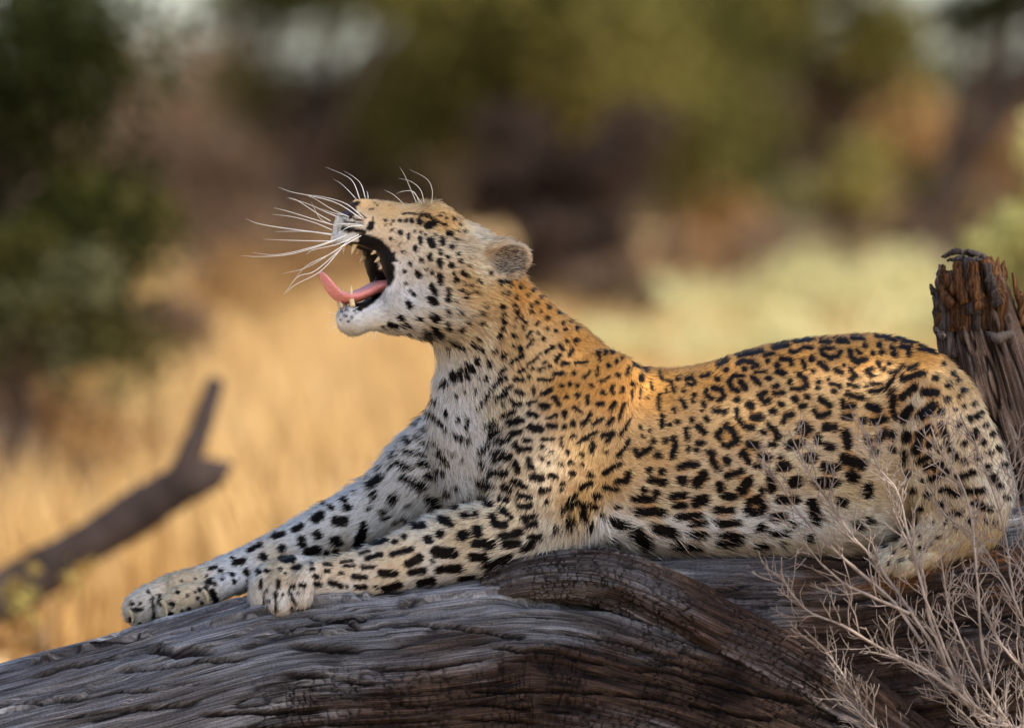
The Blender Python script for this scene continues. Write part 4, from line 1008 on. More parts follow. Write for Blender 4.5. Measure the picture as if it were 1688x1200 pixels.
hc = bpy.data.hair_curves.new('fur')
hc.add_curves([K] * N_STRAND)
hc.attributes['position'].data.foreach_set('vector', np.ascontiguousarray(to_world(PTS.reshape(-1, 3)), np.float32).ravel())
rad = np.tile(np.array([1.0, .9, .65, .12]), N_STRAND) * np.repeat(0.00036 * np.clip(LEN / 11, 0.75, 1.15), K)
ra_ = hc.attributes.new('radius', 'FLOAT', 'POINT'); ra_.data.foreach_set('value', rad.astype(np.float32))
ca = hc.attributes.new('col', 'FLOAT_COLOR', 'CURVE'); ca.data.foreach_set('color', np.ascontiguousarray(np.concatenate([colr, np.ones((N_STRAND, 1))], 1), np.float32).ravel())
WN = to_world(NN * 1000 + np.array([844.0, 600, 0]))
WD = to_world(DIR * 1000 + np.array([844.0, 600, 0]))
SN = WN + 0.28 * WD + rng.normal(0, 0.16, WN.shape); SN /= np.linalg.norm(SN, axis=1, keepdims=True)
na = hc.attributes.new('skin_normal', 'FLOAT_VECTOR', 'CURVE'); na.data.foreach_set('vector', np.ascontiguousarray(SN, np.float32).ravel())
m, nt, b, out = mat_new('leopard_fur')
a1 = nt.nodes.new('ShaderNodeAttribute'); a1.attribute_name = 'col'
a2 = nt.nodes.new('ShaderNodeAttribute'); a2.attribute_name = 'skin_normal'
nt.links.new(a1.outputs['Color'], b.inputs['Base Color'])
nt.links.new(a2.outputs['Vector'], b.inputs['Normal'])
b.inputs['Roughness'].default_value = 0.5
b.inputs['Specular IOR Level'].default_value = 0.07
fur = link('fur', hc, m, leopard, kind='stuff')
fur.location = -Vector(leopard.location)
# ------------------------------------------------------------------ leopard: tongue, teeth, eye, whiskers, claws
from mathutils.bvhtree import BVHTree
_bv = to_world(BV)
BVH = BVHTree.FromPolygons([tuple(v) for v in _bv[::1]], [tuple(int(i) for i in f) for f in BF], all_triangles=False)

def surf(x, y):
    """point of the coat seen at a picture position, in the mm frame"""
    p = wpos(x, y, 0); dirv = p - CAM; dirv /= np.linalg.norm(dirv)
    h = BVH.ray_cast(Vector(CAM), Vector(dirv))[0]
    if h is None: return None
    h = np.array(h)
    return np.array([844 + 1000 * (h @ RGT), 600 - 1000 * (h @ UPV), 1000 * (h @ FWD)])

def hmm(x, y, w=0.0):
    return np.array(pos(*head(x, y, w)))
LAT = (hmm(600, 400, 1) - hmm(600, 400, 0))

M_TONGUE, nt, b, out = mat_new('tongue')
tcn = nt.nodes.new('ShaderNodeTexCoord')
n1 = noise_node(nt, 260, vec=tcn.outputs['Object'])
r_ = ramp(nt, n1.outputs['Fac'], [(.3, (.66, .20, .185)), (.7, (.80, .34, .31))])
nt.links.new(r_.outputs[0], b.inputs['Base Color'])
b.inputs['Roughness'].default_value = 0.38; b.inputs['Specular IOR Level'].default_value = 0.5
b.inputs['Subsurface Weight'].default_value = 0.25; b.inputs['Subsurface Radius'].default_value = (.01, .003, .002); b.inputs['Subsurface Scale'].default_value = 0.6
bp = nt.nodes.new('ShaderNodeBump'); bp.inputs['Strength'].default_value = 0.7; bp.inputs['Distance'].default_value = 0.0015
n2 = noise_node(nt, 900, vec=tcn.outputs['Object']); nt.links.new(n2.outputs['Fac'], bp.inputs['Height']); nt.links.new(bp.outputs[0], b.inputs['Normal'])

TP = spline([(690, 474, 20, 12), (655, 474, 24, 12), (625, 474, 25, 10), (600, 485, 25, 9), (578, 492, 25, 9), (558, 489, 25, 8), (543, 475, 22, 7), (534, 459, 15, 5), (529, 449, 6, 2.5)], 40)
ctr = np.array([hmm(p[0], p[1]) for p in TP]); tan = np.gradient(ctr, axis=0); tan /= np.linalg.norm(tan, axis=1, keepdims=True)
upn = np.cross(tan, LAT); upn /= np.linalg.norm(upn, axis=1, keepdims=True)
if upn[10, 1] > 0: upn = -upn
ns = 20
th = np.linspace(0, 2 * np.pi, ns, endpoint=False)
TV = []
for i in range(len(ctr)):
    for t in th:
        c, s = math.cos(t), math.sin(t)
        w = TP[i, 2] * c
        hgt = TP[i, 3] * (s if s > 0 else s * 0.9) + 0.16 * abs(w) * 1.0 - 1.2 * math.exp(-(w / 4.0) ** 2)
        TV.append(ctr[i] + LAT * w + upn[i] * hgt)
TV = np.array(TV)
i, j = np.meshgrid(np.arange(len(ctr) - 1), np.arange(ns), indexing='ij')
a_ = i * ns + j; b_ = i * ns + (j + 1) % ns
TF = np.stack([a_, b_, b_ + ns, a_ + ns], -1).reshape(-1, 4).tolist() + [list(range(ns))[::-1], list(range((len(ctr) - 1) * ns, len(ctr) * ns))]
part('tongue', mesh_poly('tongue', to_world(TV), TF), M_TONGUE, leopard, label='pink tongue with its tip curled up')

M_TOOTH = simple_mat('tooth', (.62, .46, .24), (.72, .60, .38), 120, 0.3, 0.5)
M_CLAW = simple_mat('claw', (.30, .22, .12), (.58, .47, .30), 60, 0.35, 0.5)
def tooth(name, base, tip, r, mat, bend=0.0, root_in=5.0):
    base, tip = np.asarray(base, float), np.asarray(tip, float)
    ax = tip - base; L = np.linalg.norm(ax); ax /= L
    side = np.cross(ax, [0, 0, 1.0]); side /= np.linalg.norm(side) + 1e-9
    t = np.linspace(0, 1, 9)
    P = base - ax * root_in + (tip - base + ax * root_in) * t[:, None] + side * (bend * np.sin(t * np.pi))[:, None]
    V, F, Cp = tube(P, r * np.array([1, 1, .98, .92, .82, .68, .5, .3, .04]), 9)
    part(name, mesh_poly(name, to_world(V), F.tolist() + Cp.tolist()), mat, leopard)
tooth('canine_tooth', hmm(575, 501, 19), hmm(573, 470, 19), 4.6, M_TOOTH, 1.5)
tooth('canine_tooth', hmm(574, 499, -16), hmm(571, 475, -16), 4.2, M_TOOTH, 1.5)
tooth('canine_tooth', hmm(581, 401, 20), hmm(573, 420, 19), 4.4, M_TOOTH, -1.5)
tooth('canine_tooth', hmm(579, 401, -18), hmm(572, 419, -18), 4.2, M_TOOTH, -1.5)
for x, y, w, l in ((607, 415, 29, 7), (613, 427, 31, 8), (618, 440, 33, 6), (602, 414, -26, 8), (608, 426, -28, 9)):
    tooth('cheek_tooth', hmm(x, y, w), hmm(x - l * .75, y + l * .7, w * .92), 3.6, M_TOOTH, 0.5, 4)
for w in (-9, -3, 3, 9):
    tooth('incisor_tooth', hmm(566, 402, w), hmm(565, 408, w), 2.0, M_TOOTH, 0, 4)
    tooth('incisor_tooth', hmm(560, 503, w), hmm(558, 496, w), 2.0, M_TOOTH, 0, 4)

M_EYE = simple_mat('eye', (.012, .008, .006), (.03, .018, .01), 80, 0.12, 0.6)
def ball(name, c, rx, ry, rz, mat, thing, seg=16):
    th, ph = np.meshgrid(np.linspace(0, 2 * np.pi, seg, endpoint=False), np.linspace(0.05, np.pi - 0.05, seg // 2 + 2), indexing='ij')
    V = np.stack([rx * np.cos(th) * np.sin(ph), ry * np.cos(ph), rz * np.sin(th) * np.sin(ph)], -1).reshape(-1, 3) + c
    n2_ = seg // 2 + 2
    F = [(i * n2_ + j, i * n2_ + j + 1, ((i + 1) % seg) * n2_ + j + 1, ((i + 1) % seg) * n2_ + j) for i in range(seg) for j in range(n2_ - 1)]
    return part(name, mesh_poly(name, to_world(V), F), mat, thing)
for w in (1, -1):
    q = surf(699, 357) if w > 0 else hmm(688, 357, -47)
    ball('eye', q + np.array([0, 0, 5.0 * w]), 9, 1.5, 6, M_EYE, leopard)

M_WHISK = simple_mat('whisker', (.82, .80, .73), (.90, .88, .82), 40, 0.4, 0.4)
WH = """700 320 600 240 480 205 385 193;690 325 560 240 420 200 320 180 250 155;560 310 500 285 400 240 295 210;520 330 450 290 350 225 300 208;600 300 540 290 470 265;620 310 530 270 440 215 400 200;530 350 430 320 300 280 225 262;535 380 440 340 330 310 218 295;560 360 470 320 420 230;
540 405 400 385 230 385;545 400 300 370 150 345 78 318;550 435 350 432 170 425;550 425 430 465 250 505 115 495;610 400 480 455 300 505 145 515 50 510;680 395 560 450 430 480 395 505;690 400 560 475 400 570 265 605;570 480 440 590 350 620 275 715;580 470 470 590 340 660 285 705;640 410 540 490 400 560 330 635;
690 350 600 345 540 345;700 355 620 360 560 395"""
def whisk(txt, r, near, curl=0):
    for item in txt.replace('\n', '').split(';'):
        v = np.array([float(q) for q in item.split()]).reshape(-1, 2) * .3167 + [380, 260]
        root = surf(*v[0])
        d0 = root[2] + 3 if root is not None and near else (-45.0 if near is not None else -60)
        if root is None and near: d0 = -95.0
        t = np.linspace(0, 1, len(v))
        out_ = -55.0 if near else 45.0
        P = np.array([pos(a, b, d0 + out_ * q * (0.6 + 0.8 * rng.random())) for (a, b), q in zip(v, t)])
        P = spline(P, 14)
        tt = np.linspace(0, 1, 14)
        V, F, Cp = tube(P, r * (1 - 0.9 * tt ** 1.3), 5)
        part('whisker', mesh_poly('whisker', to_world(V), F.tolist() + Cp.tolist()), M_WHISK, leopard)
whisk(WH, 0.85, True)
whisk("690 262 640 200 580 140 535 112;672 215 640 130 590 90 490 48;702 212 680 140 640 100 590 70;716 212 714 190 708 170", 0.7, False)
whisk("970 240 940 170 905 90 880 50;1010 245 990 170 940 125 875 108;1045 250 1050 170 1020 110 930 62;900 240 850 195 800 168;985 240 955 180 900 175 860 190;1000 245 960 190 930 172 880 180", 0.65, True)
whisk("552 835 525 828 500 826;555 855 520 868 490 885;553 815 530 808 505 806;556 875 530 890 510 905;735 905 742 930 735 950;760 900 755 925 745 945;715 910 712 930 700 945", 0.45, True)

for pts in (((268, 994), (274, 1020), 4.6), ((336, 978), (342, 996), 4.0), ((214, 1012), (217, 1028), 3.4)):
    q = surf(*pts[0])
    if q is None: continue
    tip = pos(pts[1][0], pts[1][1], q[2] - 9)
    tooth('claw', q + [0, 0, -7], tip, pts[2], M_CLAW, 4.0, 6)
# ================================================================== dry twiggy shrub in front of the log
M_TWIG = simple_mat('dry_twig', (.15, .115, .095), (.44, .355, .30), 22, .8, .12, .3, 300)
shrub = empty('dry_shrub', to_world(np.array([1640.0, 1600, -330])).tolist(), 'leafless pale twiggy shrub growing in front of the log', 'shrub')
STEMS = [
 [(1640, 1215), (1630, 1200), (1560, 1098), (1500, 1005), (1439, 922), (1408, 888), (1378, 845), (1347, 799), (1324, 761), (1301, 709)],
 [(1520, 1060), (1470, 990), (1400, 928), (1340, 872), (1309, 834), (1285, 795), (1253, 755)],
 [(1650, 1220), (1590, 1140), (1530, 1000), (1502, 900), (1480, 815), (1451, 776), (1439, 750), (1430, 711)],
 [(1660, 1220), (1622, 1085), (1610, 950), (1600, 850), (1577, 780), (1550, 746), (1535, 702)],
 [(1700, 1210), (1680, 1050), (1668, 960), (1652, 860), (1620, 765), (1582, 682)],
 [(1690, 1230), (1620, 1176), (1536, 1112), (1457, 1070), (1394, 1034), (1331, 1007), (1300, 968), (1289, 945)],
 [(1450, 1215), (1431, 1176), (1400, 1128), (1368, 1081), (1326, 1036)],
 [(1620, 1225), (1563, 1155), (1526, 1112), (1473, 1076), (1452, 1036)],
 [(1690, 1225), (1663, 1190), (1620, 1130), (1578, 1039), (1563, 997), (1556, 950), (1548, 900)],
 [(1470, 1230), (1431, 1190), (1394, 1150)],
 [(1720, 1150), (1690, 1030), (1640, 930), (1600, 880), (1560, 850), (1530, 800)],
 [(1730, 1100), (1700, 960), (1690, 880), (1672, 800), (1660, 740)],
 [(1560, 1098), (1530, 1010), (1520, 940), (1490, 880), (1470, 830), (1462, 790)],
 [(1500, 1010), (1440, 985), (1390, 960), (1345, 920), (1318, 880)],
 [(1730, 1180), (1690, 1110), (1650, 1060), (1620, 1000), (1590, 960)],
]
rt = np.random.default_rng(31)
def twigs_from(P, R, depth, out):
    n = len(P)
    L = np.sum(np.linalg.norm(np.diff(P, axis=0), axis=1))
    cnt = int(L / (25 if depth == 0 else 25)) + 1
    for k in range(cnt):
        f = .12 + .86 * (k + rt.random()) / cnt
        i = min(int(f * (n - 1)), n - 2)
        a = P[i] + (P[i + 1] - P[i]) * (f * (n - 1) - i)
        t = P[i + 1] - P[i]; t = t / (np.linalg.norm(t) + 1e-9)
        ang = (1 if rt.random() < .5 else -1) * math.radians(rt.uniform(22, 58))
        c, s = math.cos(ang), math.sin(ang)
        dr = np.array([t[0] * c - t[1] * s, t[0] * s + t[1] * c, rt.normal(0, .45)])
        dr[1] -= .25; dr /= np.linalg.norm(dr)
        ln = (rt.uniform(38, 110) if depth == 0 else rt.uniform(14, 46)) * (1.1 - .5 * f)
        q = [a]
        d2 = dr.copy()
        for m_ in range(5):
            d2 = d2 + rt.normal(0, .13, 3) + np.array([0, -.07, 0]); d2 /= np.linalg.norm(d2)
            q.append(q[-1] + d2 * ln / 5)
        q = np.array(q)
        r0 = max(R[i] * (.55 if depth == 0 else .6), .78)
        rr = np.linspace(r0, .5, len(q))
        out.append(tri_tube(q, rr, 5))
        if depth < 1: twigs_from(q, rr, depth + 1, out)
for si, st in enumerate(STEMS):
    dd = -300 + (45 * math.sin(si * 2.1) if si not in (1, 12, 13) else 0)
    if si not in (1, 12, 13):                      # root the stem in the ground
        x0, y0 = st[0]
        st = [(1640 + .25 * (x0 - 1640), 1612), (1640 + .7 * (x0 - 1640) + 6, .5 * (1612 + y0))] + st
    k = len(st)
    P = np.array([pos(x, y, dd + 14 * rt.normal() + (i / k) * 30) for i, (x, y) in enumerate(st)])
    P = spline(P, k * 6); P[:, :2] += 2.2 * np.stack([fbm(P[:, 1] / 26, si * 9.1, 0, 5), fbm(P[:, 1] / 26, si * 9.1, 5, 6)], 1)
    r0 = 4.4 if si in (0, 5) else 3.0
    R = np.linspace(r0, 1.1, len(P)) * (1 + .12 * rt.normal(0, 1, len(P)))
    V, F = tri_tube(P, R, 7)
    me = mesh_np('stem', to_world(V), F); me.materials.append(M_TWIG)
    stem = part('stem', me, M_TWIG, shrub)
    out_l = []
    twigs_from(P, R, 0, out_l)
    V, F = join(out_l)
    me = mesh_np('twigs', to_world(V), F)
    tw = link('twigs', me, M_TWIG, stem)            # stem carries the world offset already
    tw['kind'] = 'stuff'

# ================================================================== blurred dead branch behind the paws
M_BARK = simple_mat('dead_branch_bark', (.014, .010, .009), (.052, .038, .035), 7, .9, .08, .6, 30)
branch = empty('dead_branch', at_ground(-420, 6.1).tolist(), 'forked dark dead branch leaning in the grass beyond the paws', 'branch')
P = spline([pos(-420, 1200, 6100), pos(-200, 1100, 6200), pos(0, 985, 6300), pos(100, 924, 6350), pos(200, 862, 6400), pos(290, 805, 6450), pos(340, 784, 6480), pos(384, 764, 6500)], 40)
R = 1.3 * np.interp(np.linspace(0, 1, 40), [0, .4, .7, .86, .93, 1], [52, 46, 42, 38, 24, 4]); R = R * (1 + .22 * fbm(np.arange(40) / 2.2, 0, 0, 4))
V, F = tri_tube(P, R, 12)
part('limb', mesh_np('limb', to_world(V), F), M_BARK, branch)
P = spline([pos(276, 816, 6430), pos(303, 772, 6440), pos(325, 720, 6460), pos(342, 672, 6480), pos(356, 626, 6500)], 20)
V, F = tri_tube(P, np.linspace(40, 23, 20) * (1 + .2 * fbm(np.arange(20) / 2.0, 3, 0, 8)), 10)
part('fork', mesh_np('fork', to_world(V), F), M_BARK, branch)
# ================================================================== bushes, trees and grass behind
def leaf_mat(name, rough=.7, tr=.35):
    return vcol_mat(name, rough=rough, spec=.04, translucent=tr)
M_LEAF = leaf_mat('leaf')
M_TRUNK = simple_mat('bush_bark', (.05, .036, .028), (.13, .095, .075), 8, .9, .08, .5, 30)
rp = np.random.default_rng(53)

def leaf_cloud(clumps, n, size, cols, seed, aspect=.5):
    """leaf quads scattered through clumps (x, y, z, rx, ry, rz, weight); light and dark leaves by clump"""
    r = np.random.default_rng(seed)
    C = np.array(clumps, float)
    w = C[:, 6] / C[:, 6].sum()
    ci = r.choice(len(C), n, p=w)
    u = r.normal(size=(n, 3)); u /= np.linalg.norm(u, axis=1, keepdims=True)
    rad = r.random(n) ** .5
    P = C[ci, :3] + u * rad[:, None] * C[ci, 3:6]
    ax = r.normal(size=(n, 3)); ax /= np.linalg.norm(ax, axis=1, keepdims=True)
    ay = np.cross(ax, r.normal(size=(n, 3))); ay /= np.linalg.norm(ay, axis=1, keepdims=True)
    sz = size * (.6 + .8 * r.random(n))[:, None]
    a, b_ = ax * sz, ay * sz * aspect
    V = np.stack([P - a, P - .1 * a + b_, P + a, P - .1 * a - b_], 1).reshape(-1, 3)
    F = np.arange(4 * n).reshape(n, 4)
    cc = np.array(cols, float)
    tone = np.clip(r.beta(2, 2, n) * .4 + r.random(len(C))[ci] * .6, 0, .999) * (len(cc) - 1)
    i = tone.astype(int); f = (tone - i)[:, None]
    col = (cc[i] * (1 - f) + cc[i + 1] * f) * (.8 + .4 * r.random(n))[:, None]
    return V, F, np.repeat(col, 4, axis=0)

def limb_path(a, b, bow, r, n=8):
    a, b = np.array(a, float), np.array(b, float)
    t = np.linspace(0, 1, n)[:, None]
    o = r.normal(0, bow, 3)
    return a + (b - a) * t + o * np.sin(t * np.pi) + r.normal(0, bow * .12, (n, 3))

def plant(name, label, cat, group, base, height, spread, n, leaf, cols, seed, trunk_h=.35, clumps=9, trunk_r=.05, dens_low=False, flat=.6, limbs=True, bare=0):
    r = np.random.default_rng(seed)
    base = np.array(base, float)
    t = empty(name, base.tolist(), label, cat, group)
    cl = []
    for k in range(clumps):
        a = r.uniform(0, 2 * np.pi); q = r.random() ** .5
        zc = height * r.uniform(trunk_h if not dens_low else .12, .86)
        wid = spread * (1.0 - .45 * abs(zc / height - .6))
        s = spread * r.uniform(.24, .46)
        cl.append((q * wid * math.cos(a) * .8, q * wid * math.sin(a) * .8, zc, s, s, s * flat * r.uniform(.8, 1.3), s ** 2))
    V, F, Cc = leaf_cloud(cl, n, leaf, cols, seed)
    V[:, 2] = np.maximum(V[:, 2], .02)
    me = mesh_np('crown', V, F, smooth=False); vcol(me, Cc)
    link('crown', me, M_LEAF, t)
    lst = []
    stems = 1 if trunk_h > .3 else 4
    for s_ in range(stems):
        b0 = r.normal(0, .06 * spread, 3) * [1, 1, 0] + [0, 0, -.08]
        top = np.array([r.normal(0, .18 * spread), r.normal(0, .18 * spread), height * (.55 if stems == 1 else .5)])
        P = limb_path(b0, top, .07 * height, r, 10)
        lst.append(tri_tube(P, trunk_r * np.linspace(1.15, .5, 10), 9))
        if limbs:
            for c in cl[s_::stems]:
                i = r.integers(3, 9)
                Q = limb_path(P[i], c[:3], .06 * height, r, 7)
                lst.append(tri_tube(Q, trunk_r * np.linspace(.45, .1, 7), 6))
    for k in range(bare):
        a = r.uniform(0, 2 * np.pi); e = r.uniform(.3, 1.2)
        Q = limb_path((0, 0, .05), (spread * 1.1 * math.cos(a) * math.cos(e), spread * 1.1 * math.sin(a) * math.cos(e), height * math.sin(e)), .1 * height, r, 7)
        lst.append(tri_tube(Q, trunk_r * np.linspace(.4, .12, 7), 5))
    V, F = join(lst)
    link('trunk', mesh_np('trunk', V, F), M_TRUNK, t)
    return t

G_DARK = [(.010, .012, .004), (.026, .030, .007), (.065, .068, .014)]
G_OLIVE = [(.026, .026, .008), (.058, .056, .014), (.105, .096, .024)]
G_GREY = [(.07, .072, .035), (.13, .13, .066), (.21, .205, .115)]
G_PALE = [(.28, .28, .10), (.42, .40, .16), (.56, .53, .26)]
G_STRAW = [(.38, .34, .14), (.54, .49, .24), (.66, .61, .35)]
G_BROWN = [(.07, .042, .030), (.13, .085, .055), (.22, .15, .095)]
G_RUST = [(.14, .07, .025), (.26, .14, .05), (.38, .23, .09)]
G_YEL = [(.10, .085, .02), (.18, .15, .04), (.28, .23, .07)]

def gp(px, L):                                    # ground point under a picture column, L metres from the lens
    return at_ground(px, L - D, GROUND_Z - .02)

# dark tree at the picture's left, its branches hanging low
plant('broadleaf_tree', 'dark green leafy tree at the left edge of the picture', 'tree', None, gp(-50, 26), 2.5, .78, 19000, .026, G_DARK, 3, .30, 34, .035, flat=1.0)
plant('leafy_bush', 'grey green bush below the dark tree at the left edge', 'bush', None, gp(0, 25.4), 1.30, .40, 2600, .024, G_GREY[:2] + G_OLIVE, 5, .46, 16, .015, flat=1.0)
plant('leafy_bush', 'olive green bush between the dark tree and the open sand', 'bush', None, gp(130, 29), 1.50, .40, 3000, .026, G_OLIVE + G_YEL[:2], 6, .40, 16, .015, flat=1.1)
plant('dry_bush', 'low rusty dry scrub under the grey green bush', 'bush', None, gp(60, 27), .72, .60, 3600, .022, G_RUST, 7, .1, 12, .02, dens_low=True, bare=14)
plant('dry_bush', 'small brown dry scrub beside the forked branch', 'bush', None, gp(215, 30), .66, .34, 1700, .022, G_RUST[:2] + G_YEL, 8, .1, 8, .02, dens_low=True, bare=12)
# big spreading bush behind the head
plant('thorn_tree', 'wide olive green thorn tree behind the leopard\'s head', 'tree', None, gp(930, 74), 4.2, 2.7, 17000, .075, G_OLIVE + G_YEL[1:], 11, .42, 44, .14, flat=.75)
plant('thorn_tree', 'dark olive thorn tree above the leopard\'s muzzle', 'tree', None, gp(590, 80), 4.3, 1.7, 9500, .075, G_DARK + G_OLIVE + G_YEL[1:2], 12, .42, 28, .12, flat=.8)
plant('thorn_tree', 'olive thorn tree right of the tree behind the head', 'tree', None, gp(1290, 78), 4.4, 1.7, 8000, .075, G_OLIVE + G_YEL, 13, .56, 26, .12, flat=.7)
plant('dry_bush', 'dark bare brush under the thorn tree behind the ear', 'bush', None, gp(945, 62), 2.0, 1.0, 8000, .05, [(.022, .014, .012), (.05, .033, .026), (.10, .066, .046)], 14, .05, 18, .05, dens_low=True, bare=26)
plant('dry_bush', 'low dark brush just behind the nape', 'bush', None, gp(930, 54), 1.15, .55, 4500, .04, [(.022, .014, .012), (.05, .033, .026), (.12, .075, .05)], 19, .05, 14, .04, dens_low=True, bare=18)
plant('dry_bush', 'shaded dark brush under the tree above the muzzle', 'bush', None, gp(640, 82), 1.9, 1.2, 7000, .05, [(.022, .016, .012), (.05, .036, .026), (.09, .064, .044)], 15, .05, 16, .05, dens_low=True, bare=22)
plant('dry_bush', 'sparse brown brush between the ear and the pale grass', 'bush', None, gp(1150, 68), .95, .9, 1900, .045, G_BROWN + G_RUST[1:], 16, .05, 14, .035, dens_low=True, bare=18)
plant('dry_bush', 'grey brown leafless brush left of the muzzle', 'bush', None, gp(330, 95), 2.9, 1.5, 8000, .06, G_BROWN, 17, .05, 18, .05, dens_low=True, bare=22)
plant('dry_bush', 'reddish brown brush above the middle of the back', 'bush', None, gp(1330, 60), .85, .7, 1500, .04, G_BROWN[1:] + G_RUST[1:2], 18, .05, 12, .03, dens_low=True, bare=14)
# right side
plant('leafy_bush', 'yellow green bush above the haunch', 'bush', None, gp(1390, 72), 1.85, .85, 4800, .05, G_YEL + G_GREY[1:], 21, .1, 14, .05, dens_low=True)
plant('leafy_bush', 'olive bush just left of the splintered stump', 'bush', None, gp(1540, 56), 1.5, .42, 3600, .04, G_OLIVE[1:] + G_YEL[:1], 22, .1, 12, .04, dens_low=True)
plant('dry_bush', 'golden dry bush under the dark corner tree', 'bush', None, gp(1540, 92), 2.7, 1.35, 7000, .06, G_RUST[1:] + G_BROWN[2:], 25, .05, 16, .05, dens_low=True, bare=12)
plant('broadleaf_tree', 'dark tree with sky gaps in the top right corner', 'tree', None, gp(1690, 52), 3.9, .95, 6000, .05, G_DARK, 23, .62, 15, .11, flat=.7)
plant('leafy_bush', 'pale yellow green bush behind the splintered stump', 'bush', None, gp(1725, 24), 1.75, .34, 6500, .022, G_PALE, 24, .2, 14, .03, dens_low=True, flat=1.1)
for k, (px, L, h, s, lab) in enumerate([(1040, 40, .46, .40, 'pale green grassy shrub behind the nape'), (1150, 48, .58, .55, 'pale green grassy shrub over the low of the back'),
                                   (1290, 38, .46, .55, 'pale green grassy shrub behind the middle of the back'), (1420, 50, .74, .58, 'pale green grassy shrub over the top of the rump'),
                                   (1545, 42, .66, .48, 'pale green grassy shrub beside the splintered stump')]):
    plant('grassy_shrub', lab, 'shrub', 'pale shrubs behind the leopard\'s back', gp(px, L), h, s * 1.35, 7600, .030, G_STRAW, 40 + k, .05, 30, .012, dens_low=True, flat=.8, bare=8)
# far scrub line that closes the plain
fr = np.random.default_rng(99)
FAR = []
for k in range(26):
    px = -700 + 3100 * (k + fr.random()) / 26
    FAR.append((px, fr.uniform(120, 190)))
tl_V, tl_F, tl_C, o = [], [], [], 0
for k, (px, L) in enumerate(FAR):
    h = fr.uniform(3.0, 4.6); s = fr.uniform(2.0, 3.4)
    p = gp(px, L)
    cl = [(p[0] + fr.normal(0, s * .5), p[1] + fr.normal(0, s * .5), p[2] + h * fr.uniform(.1, .85), s * .5, s * .5, s * .4, 1.0) for _ in range(9)]
    V, F, Cc = leaf_cloud(cl, 1500, .16, (G_BROWN if fr.random() < .6 else G_OLIVE), 300 + k)
    tl_V.append(V); tl_F.append(F + o); tl_C.append(Cc); o += len(V)
me = mesh_np('far_scrub', np.vstack(tl_V), np.vstack(tl_F), smooth=False); vcol(me, np.vstack(tl_C))
link('far_scrub', me, M_LEAF, kind='stuff', label='hazy brown line of far scrub closing the plain', cat='scrub')

# dry grass on the plain
def grass(n_tuft, blades, y0, y1, hgt, cols, seed, xspan=1.25):
    r = np.random.default_rng(seed)
    L = D + y0 + (y1 - y0) * r.random(n_tuft) ** 1.3
    px = 844 + (r.random(n_tuft) * 2 - 1) * 844 * xspan
    bx = (px - 844) / 1000 * L / D; by = L - D
    wide = r.random(n_tuft) < .3                      # a third of the tufts spread over the rest of the plain
    bx = np.where(wide, r.uniform(-16, 16, n_tuft), bx)
    keep = fbm(bx / 1.6, by / 2.6, 0, seed) > -.12
    bx, by = bx[keep], by[keep]; m_ = len(bx)
    n = m_ * blades
    x = np.repeat(bx, blades) + r.normal(0, .07, n); y = np.repeat(by, blades) + r.normal(0, .07, n)
    h = hgt * (.5 + r.random(n)) * np.repeat(.6 + .8 * r.random(m_), blades)
    a = r.uniform(0, 2 * np.pi, n); lean = h * r.uniform(.1, .55, n)
    w = .0035 * (1 + r.random(n)) * (.6 + (D + y) / 30)
    base = np.stack([x, y, np.full(n, GROUND_Z)], -1)
    sd_ = np.stack([-np.sin(a), np.cos(a), 0 * a], -1) * w[:, None]
    md = base + np.stack([np.cos(a) * lean * .35, np.sin(a) * lean * .35, h * .6], -1)
    tp = base + np.stack([np.cos(a) * lean, np.sin(a) * lean, h], -1)
    V = np.stack([base - sd_, base + sd_, md + sd_ * .7, md - sd_ * .7, tp], 1).reshape(-1, 3)
    i = np.arange(n) * 5
    F = np.concatenate([np.stack([i, i + 1, i + 2], -1), np.stack([i, i + 2, i + 3], -1), np.stack([i + 3, i + 2, i + 4], -1)])
    cc = np.array(cols); t = np.clip(np.repeat(r.random(m_), blades) * .7 + .3 * r.random(n), 0, .999) * (len(cc) - 1); ii = t.astype(int); ff = (t - ii)[:, None]
    col = np.repeat(cc[ii] * (1 - ff) + cc[ii + 1] * ff, 5, axis=0)
    return V, F, col
M_GRASS = vcol_mat('dry_grass', rough=.7, spec=.15, translucent=.3)
V, F, Cc = grass(7600, 16, 8, 75, .30, [(.38, .215, .075), (.54, .35, .14), (.66, .48, .24)], 71)
me = mesh_np('dry_grass', V, F, smooth=False); vcol(me, Cc)
link('dry_grass', me, M_GRASS, kind='stuff', label='golden dry grass covering the open ground', cat='grass')

plant('leafy_sprig', 'yellow green sprig over the lower end of the dead branch', 'plant', None, at_ground(70, 5.4).tolist(), .46, .14, 110, .024, G_YEL[1:] + G_RUST[1:], 61, .3, 9, .006, flat=1.2, limbs=True)
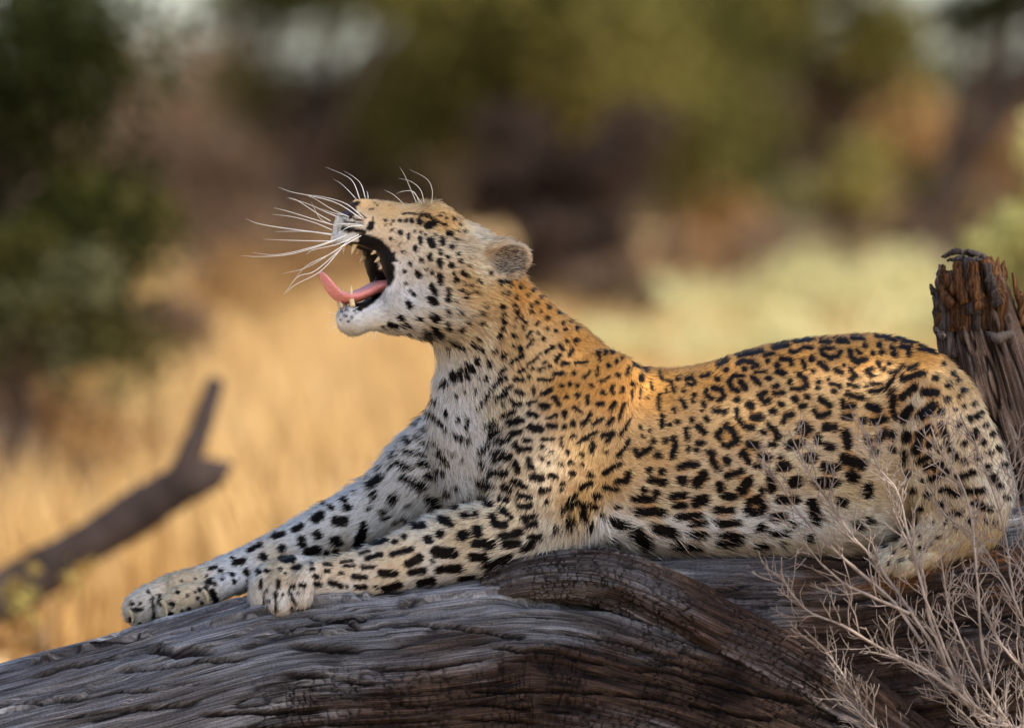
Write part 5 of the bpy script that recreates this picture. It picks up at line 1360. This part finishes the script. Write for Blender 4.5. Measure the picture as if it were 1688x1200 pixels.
# low scrub dotted over the plain
for k, (px_, L_, h_, s_, pal, lab) in enumerate([
    (250, 40, .66, .55, G_BROWN, 'brown scrub clump behind the fork of the dead branch'),
    (410, 50, .62, .60, G_RUST, 'rusty scrub clump on the sand below the whiskers'),
    (470, 60, .85, .80, G_BROWN[1:] + G_RUST[1:], 'tan scrub clump on the plain left of the whiskers'),
    (300, 66, 1.0, .90, G_BROWN, 'brown scrub clump in front of the leafless brush'),
    (560, 72, 1.1, .95, G_BROWN + G_RUST[:1], 'dark tan scrub right behind the tongue'),
    (690, 56, 1.0, .80, G_RUST, 'rusty scrub clump hidden behind the throat'),
    (1050, 48, .80, .50, G_BROWN, 'brown scrub clump right of the ear'),
    (1120, 58, .95, .75, G_BROWN[1:] + G_RUST[1:], 'tan scrub clump over the shoulder'),
    (1230, 76, 1.3, 1.1, G_RUST, 'rusty scrub clump under the thorn tree on the right'),
    (1420, 62, .85, .70, G_GREY[1:] + G_RUST[2:], 'grey tan scrub clump above the rump'),
    (1480, 84, 1.4, 1.2, G_BROWN, 'brown scrub clump left of the golden dry bush')]):
    plant('low_scrub', lab, 'scrub', 'low scrub dotted over the plain', gp(px_, L_), h_, s_, 1000, .03 + .0004 * L_, pal, 220 + k, .05, 9, .02, dens_low=True, bare=8)

# ================================================================== unseen tree placed to shade the log, crown above and right of the picture
sd3 = np.array(SUNDIR)
HOLES = [((1050, 660, -100), 34), ((920, 800, -140), 26), ((1510, 610, -120), 26), ((1030, 720, -130), 24)]
crown_c = sd3 * 6.2
tree = empty('unseen_shade_tree', [5.6, -1.6, GROUND_Z - .05], 'unseen spreading tree placed above the frame to shade the log', 'tree')
cl = []
rs = np.random.default_rng(17)
for k in range(60):
    off = rs.normal(0, 1, 3) * [1.15, 1.15, .45]
    c = crown_c + off
    cl.append((c[0], c[1], c[2], .5, .5, .24, 1))
V, F, Cc = leaf_cloud(cl, 8200, .060, G_DARK[1:] + G_OLIVE[1:], 77)
cen = V.reshape(-1, 4, 3).mean(1)
keep = np.ones(len(cen), bool)
for (hx, hy, hd), rad in HOLES:                     # leaves cut out of the crown to aim sun dapples at the coat
    p = wpos(hx, hy, hd)
    q = cen - p; q = q - np.outer(q @ sd3, sd3)
    keep &= np.linalg.norm(q, axis=1) > rad / 1000 * 1.5
# keep the crown out of the lens's view
V = V.reshape(-1, 4, 3)[keep].reshape(-1, 3); Cc = Cc.reshape(-1, 4, 3)[keep].reshape(-1, 3); F = np.arange(len(V)).reshape(-1, 4)
V = V - np.array(tree.location)
me = mesh_np('crown', V, F, smooth=False); vcol(me, Cc)
link('crown', me, M_LEAF, tree)
lst = []
P = limb_path((0, 0, -.05), (-.5, -.3, 3.4), .12, rs, 14)
lst.append(tri_tube(P, np.linspace(.16, .10, 14), 12))
for c in cl[::3]:
    Q = limb_path(P[-1 - rs.integers(0, 4)], np.array(c[:3]) - np.array(tree.location), .22, rs, 9)
    lst.append(tri_tube(Q, np.linspace(.06, .008, 9), 7))
V, F = join(lst)
link('trunk', mesh_np('trunk', V, F), M_TRUNK, tree)  # trunk of the unseen tree placed to shade the log
